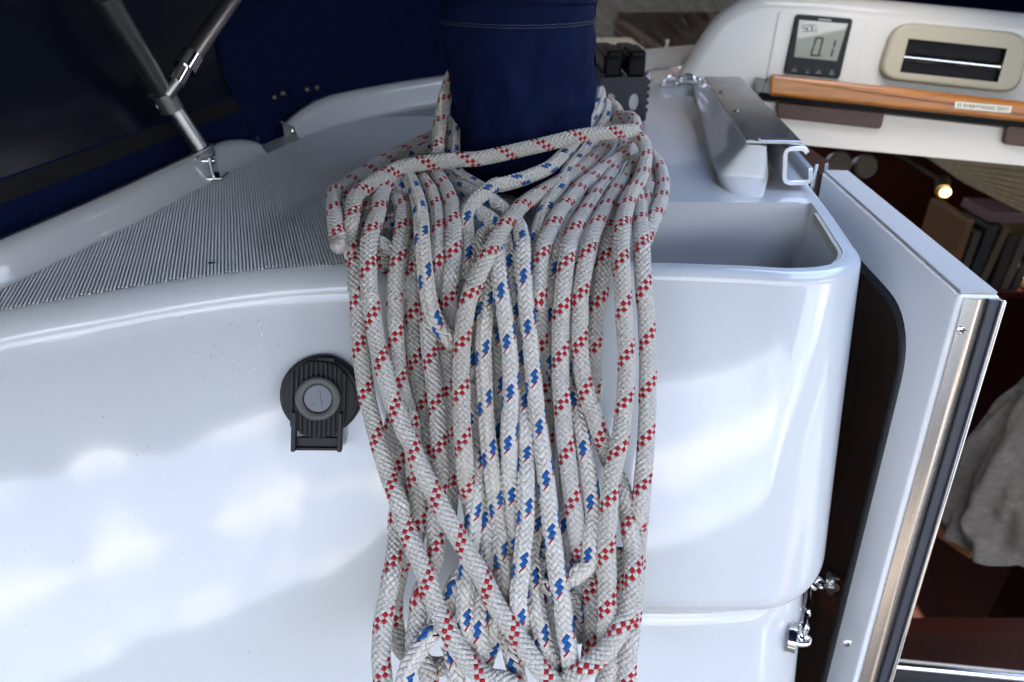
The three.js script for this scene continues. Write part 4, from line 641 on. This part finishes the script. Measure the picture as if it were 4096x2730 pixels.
{ // hook and eye that hold the door open
  const hk = thing('door_hook', 'chrome hook and eye holding the white door open', 'hook latch', onPlane(3215, 2550, DOOR, 0.03));
  const zz = ([x, y]) => [3050 + x / 2.958, 2200 + y / 2.958], on = (x, y, o) => onPlane(...zz([x, y]), DOOR, o);
  const dpl = on(832, 400, 0.0), n = DOOR.n, oval = (c, nn, rx, ry, t) => new THREE.CylinderGeometry(1, 1, 1, 32).scale(rx, t, ry).applyQuaternion(new THREE.Quaternion().setFromUnitVectors(V(0, 1, 0), nn)).translate(c.x, c.y, c.z);
  obj('door_plate', oval(dpl, n, 0.011, 0.011, 0.005), chrome, hk);
  obj('door_eye', tube([on(800, 430, 0.002), on(700, 440, 0.012), on(630, 400, 0.016), on(660, 350, 0.014), on(760, 360, 0.006), on(810, 380, 0.001)], 0.0026, 48, 12), chrome, hk);
  let h; for (let x = 320; !h && x > 0; x -= 10) { h = hit(...zz([x, 1040]), bulkhead); if (h) console.log('hook wall at', x); } const wp = h.p;
  const D0 = wp.clone().sub(camera.position).dot(dir(2048, 1365)) - 0.004, D1 = dpl.clone().sub(camera.position).dot(dir(2048, 1365)) - 0.012;
  const wire = (l) => l.map(([x, y, k]) => at(...zz([x, y]), D0 + (D1 - D0) * k));
  const side = V(1, 0.05, 0.35).normalize();
  obj('wall_plate', oval(at(...zz([342, 1030]), D0 + 0.004), side, 0.0115, 0.0125, 0.006), chrome, hk);
  obj('wall_eye', tube(wire([[360, 1095, 0], [440, 1115, 0.02], [530, 1105, 0.05], [545, 1060, 0.08], [490, 1020, 0.08]]), 0.0026, 40, 12), chrome, hk);
  const q = wire([[478, 1075, 0.04], [455, 1030, 0.05], [470, 960, 0.1], [500, 830, 0.3], [518, 720, 0.5], [535, 600, 0.7], [540, 470, 0.9], [545, 400, 1], [590, 430, 1], [625, 455, 1]]);
  obj('hook', [tube(q, 0.0032, 90, 12), rod(...wire([[483, 938, 0.14], [488, 912, 0.17]]), 0.0048), rod(...wire([[505, 750, 0.44], [509, 726, 0.47]]), 0.0048)], chrome, hk);
}

// ------------------------------------------------------------------ cabin interior seen through the companionway
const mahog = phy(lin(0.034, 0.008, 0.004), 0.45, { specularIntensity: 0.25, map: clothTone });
{
  const it = thing('cabin_interior', 'dark mahogany cabin interior below the hatch', 'cabin interior', V(1.1, 0, -1.6));
  const B = (w, h, d, x, y, z) => new THREE.BoxGeometry(w, h, d).translate(x, y, z);
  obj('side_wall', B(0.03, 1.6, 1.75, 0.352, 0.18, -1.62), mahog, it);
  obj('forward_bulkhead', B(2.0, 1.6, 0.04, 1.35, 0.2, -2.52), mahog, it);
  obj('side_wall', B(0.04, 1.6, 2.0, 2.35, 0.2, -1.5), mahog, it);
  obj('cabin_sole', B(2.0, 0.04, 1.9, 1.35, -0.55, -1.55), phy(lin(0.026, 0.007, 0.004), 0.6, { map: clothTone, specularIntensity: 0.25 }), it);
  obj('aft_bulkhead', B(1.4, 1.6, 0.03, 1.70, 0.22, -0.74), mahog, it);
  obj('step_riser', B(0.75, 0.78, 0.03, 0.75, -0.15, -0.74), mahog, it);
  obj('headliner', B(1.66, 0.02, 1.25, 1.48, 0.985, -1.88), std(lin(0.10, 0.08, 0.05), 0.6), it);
  const P = plane(at(3950, 740, 1.55), at(4096, 820, 1.42).sub(at(3760, 660, 1.75)), V(0, 1, 0.25));
  const rows = 9, cream = std(lin(0.40, 0.33, 0.19), 0.55, { map: clothTone });
  const lining = thing('slatted_lining', 'cream slatted cabin lining under the hatch opening', 'lining', P.o);
  for (let k = 0; k < rows; k++) { const a = k / rows, b = (k + 0.88) / rows, L = (t) => [[3700 + (3860 - 3700) * t, 625 + (735 - 625) * t], [4300 + (4300 - 4300) * t, 640 + (960 - 640) * t]]; const A = L(a), C = L(b); obj('slat', slab(P, shapeOf(pxs([A[0], A[1], C[1], C[0]], P)), 0, 0.012, 0.002), cream, lining); }
  // lamp
  const lp = at(3782, 770, 1.9), lamp = thing('reading_lamp', 'small glowing warm reading lamp on the dark cabin wall', 'lamp', lp);
  const glow = std(lin(0.9, 0.7, 0.3), 0.5, { emissive: lin(1, 0.72, 0.22), emissiveIntensity: 0.5 });
  const toC = camera.position.clone().sub(lp).normalize();
  obj('lamp_lens', new THREE.SphereGeometry(0.015, 24, 12).scale(1, 0.85, 0.5).translate(lp.x, lp.y, lp.z), glow, lamp);
  obj('lamp_housing', rod(lp.clone().add(V(0.02, 0.012, -0.06)), lp.clone().add(V(0, 0, -0.012)), 0.020, 0.018), brass, lamp);
  obj('lamp_arm', rod(lp.clone().add(V(0.02, 0.012, -0.06)), V(lp.x + 0.02, lp.y + 0.03, -2.5), 0.008), brass, lamp);
  const pt = new THREE.PointLight(new THREE.Color(1, 0.72, 0.38), 0.025, 0, 2); pt.position.copy(lp).add(V(0, 0, 0.03)); pt.castShadow = true; scene.add(pt);
  const lp2 = at(4088, 1036, 1.7), lamp2 = thing('berth_lamp', 'small glowing lamp beside the bookshelf', 'lamp', lp2);
  obj('lamp_lens', new THREE.SphereGeometry(0.016, 20, 12).translate(lp2.x, lp2.y, lp2.z), std(lin(0.9, 0.7, 0.5), 0.5, { emissive: lin(1, 0.65, 0.4), emissiveIntensity: 0.5 }), lamp2);
  obj('lamp_shade', new THREE.CylinderGeometry(0.02, 0.045, 0.05, 24, 1, true).translate(lp2.x - 0.012, lp2.y + 0.02, lp2.z), std(lin(0.5, 0.35, 0.25), 0.5), lamp2);
  const pt2 = new THREE.PointLight(new THREE.Color(1, 0.68, 0.42), 0.012, 0, 2); pt2.position.copy(lp2).add(V(0, -0.03, 0.03)); pt2.castShadow = true; scene.add(pt2);
  // books
  const b0 = at(3850, 1140, 1.72), sh = thing('book_shelf', 'mahogany shelf holding leaning books in the dark cabin', 'shelf', b0);
  obj('board', new RoundedBoxGeometry(0.34, 0.02, 0.16, 2, 0.003).translate(b0.x + 0.12, b0.y - 0.012, b0.z - 0.05), mahog, sh); obj('board', new RoundedBoxGeometry(0.02, 0.2, 0.16, 2, 0.003).translate(b0.x - 0.055, b0.y + 0.08, b0.z - 0.05), std(lin(0.10, 0.05, 0.02), 0.5), sh);
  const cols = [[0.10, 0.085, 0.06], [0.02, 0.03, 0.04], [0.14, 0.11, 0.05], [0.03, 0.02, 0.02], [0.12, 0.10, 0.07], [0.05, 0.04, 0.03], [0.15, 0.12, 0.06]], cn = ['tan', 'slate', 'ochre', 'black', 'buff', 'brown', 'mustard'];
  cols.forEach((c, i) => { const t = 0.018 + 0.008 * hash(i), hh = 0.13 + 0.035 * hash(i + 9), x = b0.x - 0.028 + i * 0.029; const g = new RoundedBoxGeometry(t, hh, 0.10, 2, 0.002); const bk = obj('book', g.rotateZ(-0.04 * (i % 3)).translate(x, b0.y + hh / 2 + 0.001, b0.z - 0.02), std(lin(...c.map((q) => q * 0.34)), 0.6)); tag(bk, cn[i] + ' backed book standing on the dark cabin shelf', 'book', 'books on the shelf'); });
  const fb = obj('book', new RoundedBoxGeometry(0.17, 0.022, 0.11, 2, 0.002).rotateZ(-0.05).translate(b0.x + 0.065, b0.y + 0.185, b0.z - 0.02), std(lin(0.09, 0.05, 0.055), 0.5)); tag(fb, 'pale pink book lying flat on top of the other books', 'book', 'books on the shelf');
  // wall discs
  [[3352, 655], [3456, 668]].forEach(([x, y], i) => { const p = at(x, y, 1.45), c = thing(i ? 'barometer' : 'clock', i ? 'dull brass barometer on the dark wall, farther from the slide track' : 'dull brass clock on the dark wall, next to the slide track', i ? 'barometer' : 'clock', p); const f = V(0, 0.35, 0.95).normalize(), qq = new THREE.Quaternion().setFromUnitVectors(V(0, 1, 0), f); obj('case', new THREE.CylinderGeometry(0.024, 0.024, 0.02, 40).applyQuaternion(qq).translate(p.x, p.y, p.z), std(lin(0.05, 0.035, 0.012), 0.45), c); obj('dial', new THREE.CylinderGeometry(0.020, 0.020, 0.004, 40).applyQuaternion(qq).translate(p.x + f.x * 0.0105, p.y + f.y * 0.0105, p.z + f.z * 0.0105), std(lin(0.06, 0.048, 0.026), 0.5), c); });
  // jacket
  const jk = grid(110, 60, (i, j) => { const u = i / 110, v = j / 60, a = u * 2 * Math.PI; const p = at(4190 - 160 * v, 1520 + 640 * v, 1.15), r = (0.03 + 0.075 * Math.sin(Math.min(1, v * 1.1) * Math.PI * 0.62)) * (1 + 0.22 * fbm(Math.cos(a) * 1.5, v * 3, Math.sin(a) * 1.5, 3) * 2 + 0.13 * Math.sin(a * 7 + v * 5 + 2 * Math.sin(v * 6)) + 0.05 * Math.sin(a * 15 - v * 9)); return p.add(V(Math.cos(a) * r, 0, Math.sin(a) * r * 0.6)); }, (i, j) => [i / 110 * 0.6, j / 60 * 0.5]);
  tag(obj('jacket', jk, std(lin(0.10, 0.088, 0.075), 0.95, { map: clothTone, bumpMap: weaveTex, bumpScale: 0.0006 })), 'grey fleece jacket hanging in the dark companionway', 'jacket');
  // ladder and sill
  const ld = thing('companionway_ladder', 'varnished wooden step just inside the companionway', 'ladder', at(3740, 2070, 1.2)); const lq = at(3800, 2060, 1.22);
  obj('step', new RoundedBoxGeometry(0.20, 0.025, 0.10, 2, 0.004).rotateY(0.5).translate(lq.x + 0.05, lq.y, lq.z), std(lin(0.16, 0.06, 0.02), 0.45, { map: clothTone }), ld);
  obj('side_rail', new RoundedBoxGeometry(0.03, 0.9, 0.09, 2, 0.004).translate(lq.x + 0.32, lq.y - 0.25, lq.z - 0.1), mahog, ld);
  const s0 = at(3430, 2650, 1.02), s1 = at(4300, 2735, 1.02), sl = thing('companionway_sill', 'stainless sill with dark track across the bottom of the companionway', 'sill', s0);
  const dv = s1.clone().sub(s0), off = (p, y, z) => p.clone().add(V(0, y, z)), long = (y, z, r, m, nm) => obj(nm, rod(off(s0, y, z), off(s1, y, z), r, r, 14), m, sl);
  long(0, 0, 0.006, chrome, 'rail'); long(-0.008, 0.034, 0.006, chrome, 'rail');
  obj('ledge', grid(1, 1, (i, j) => (i ? s1 : s0).clone().add(V(0, -0.010, j ? 0.30 : -0.02))), podMat, sl);
  obj('track', grid(1, 1, (i, j) => (i ? s1 : s0).clone().add(V(0, -0.004, j ? 0.028 : 0.004))), blackSatin, sl);
}
renderer.render(scene, camera);
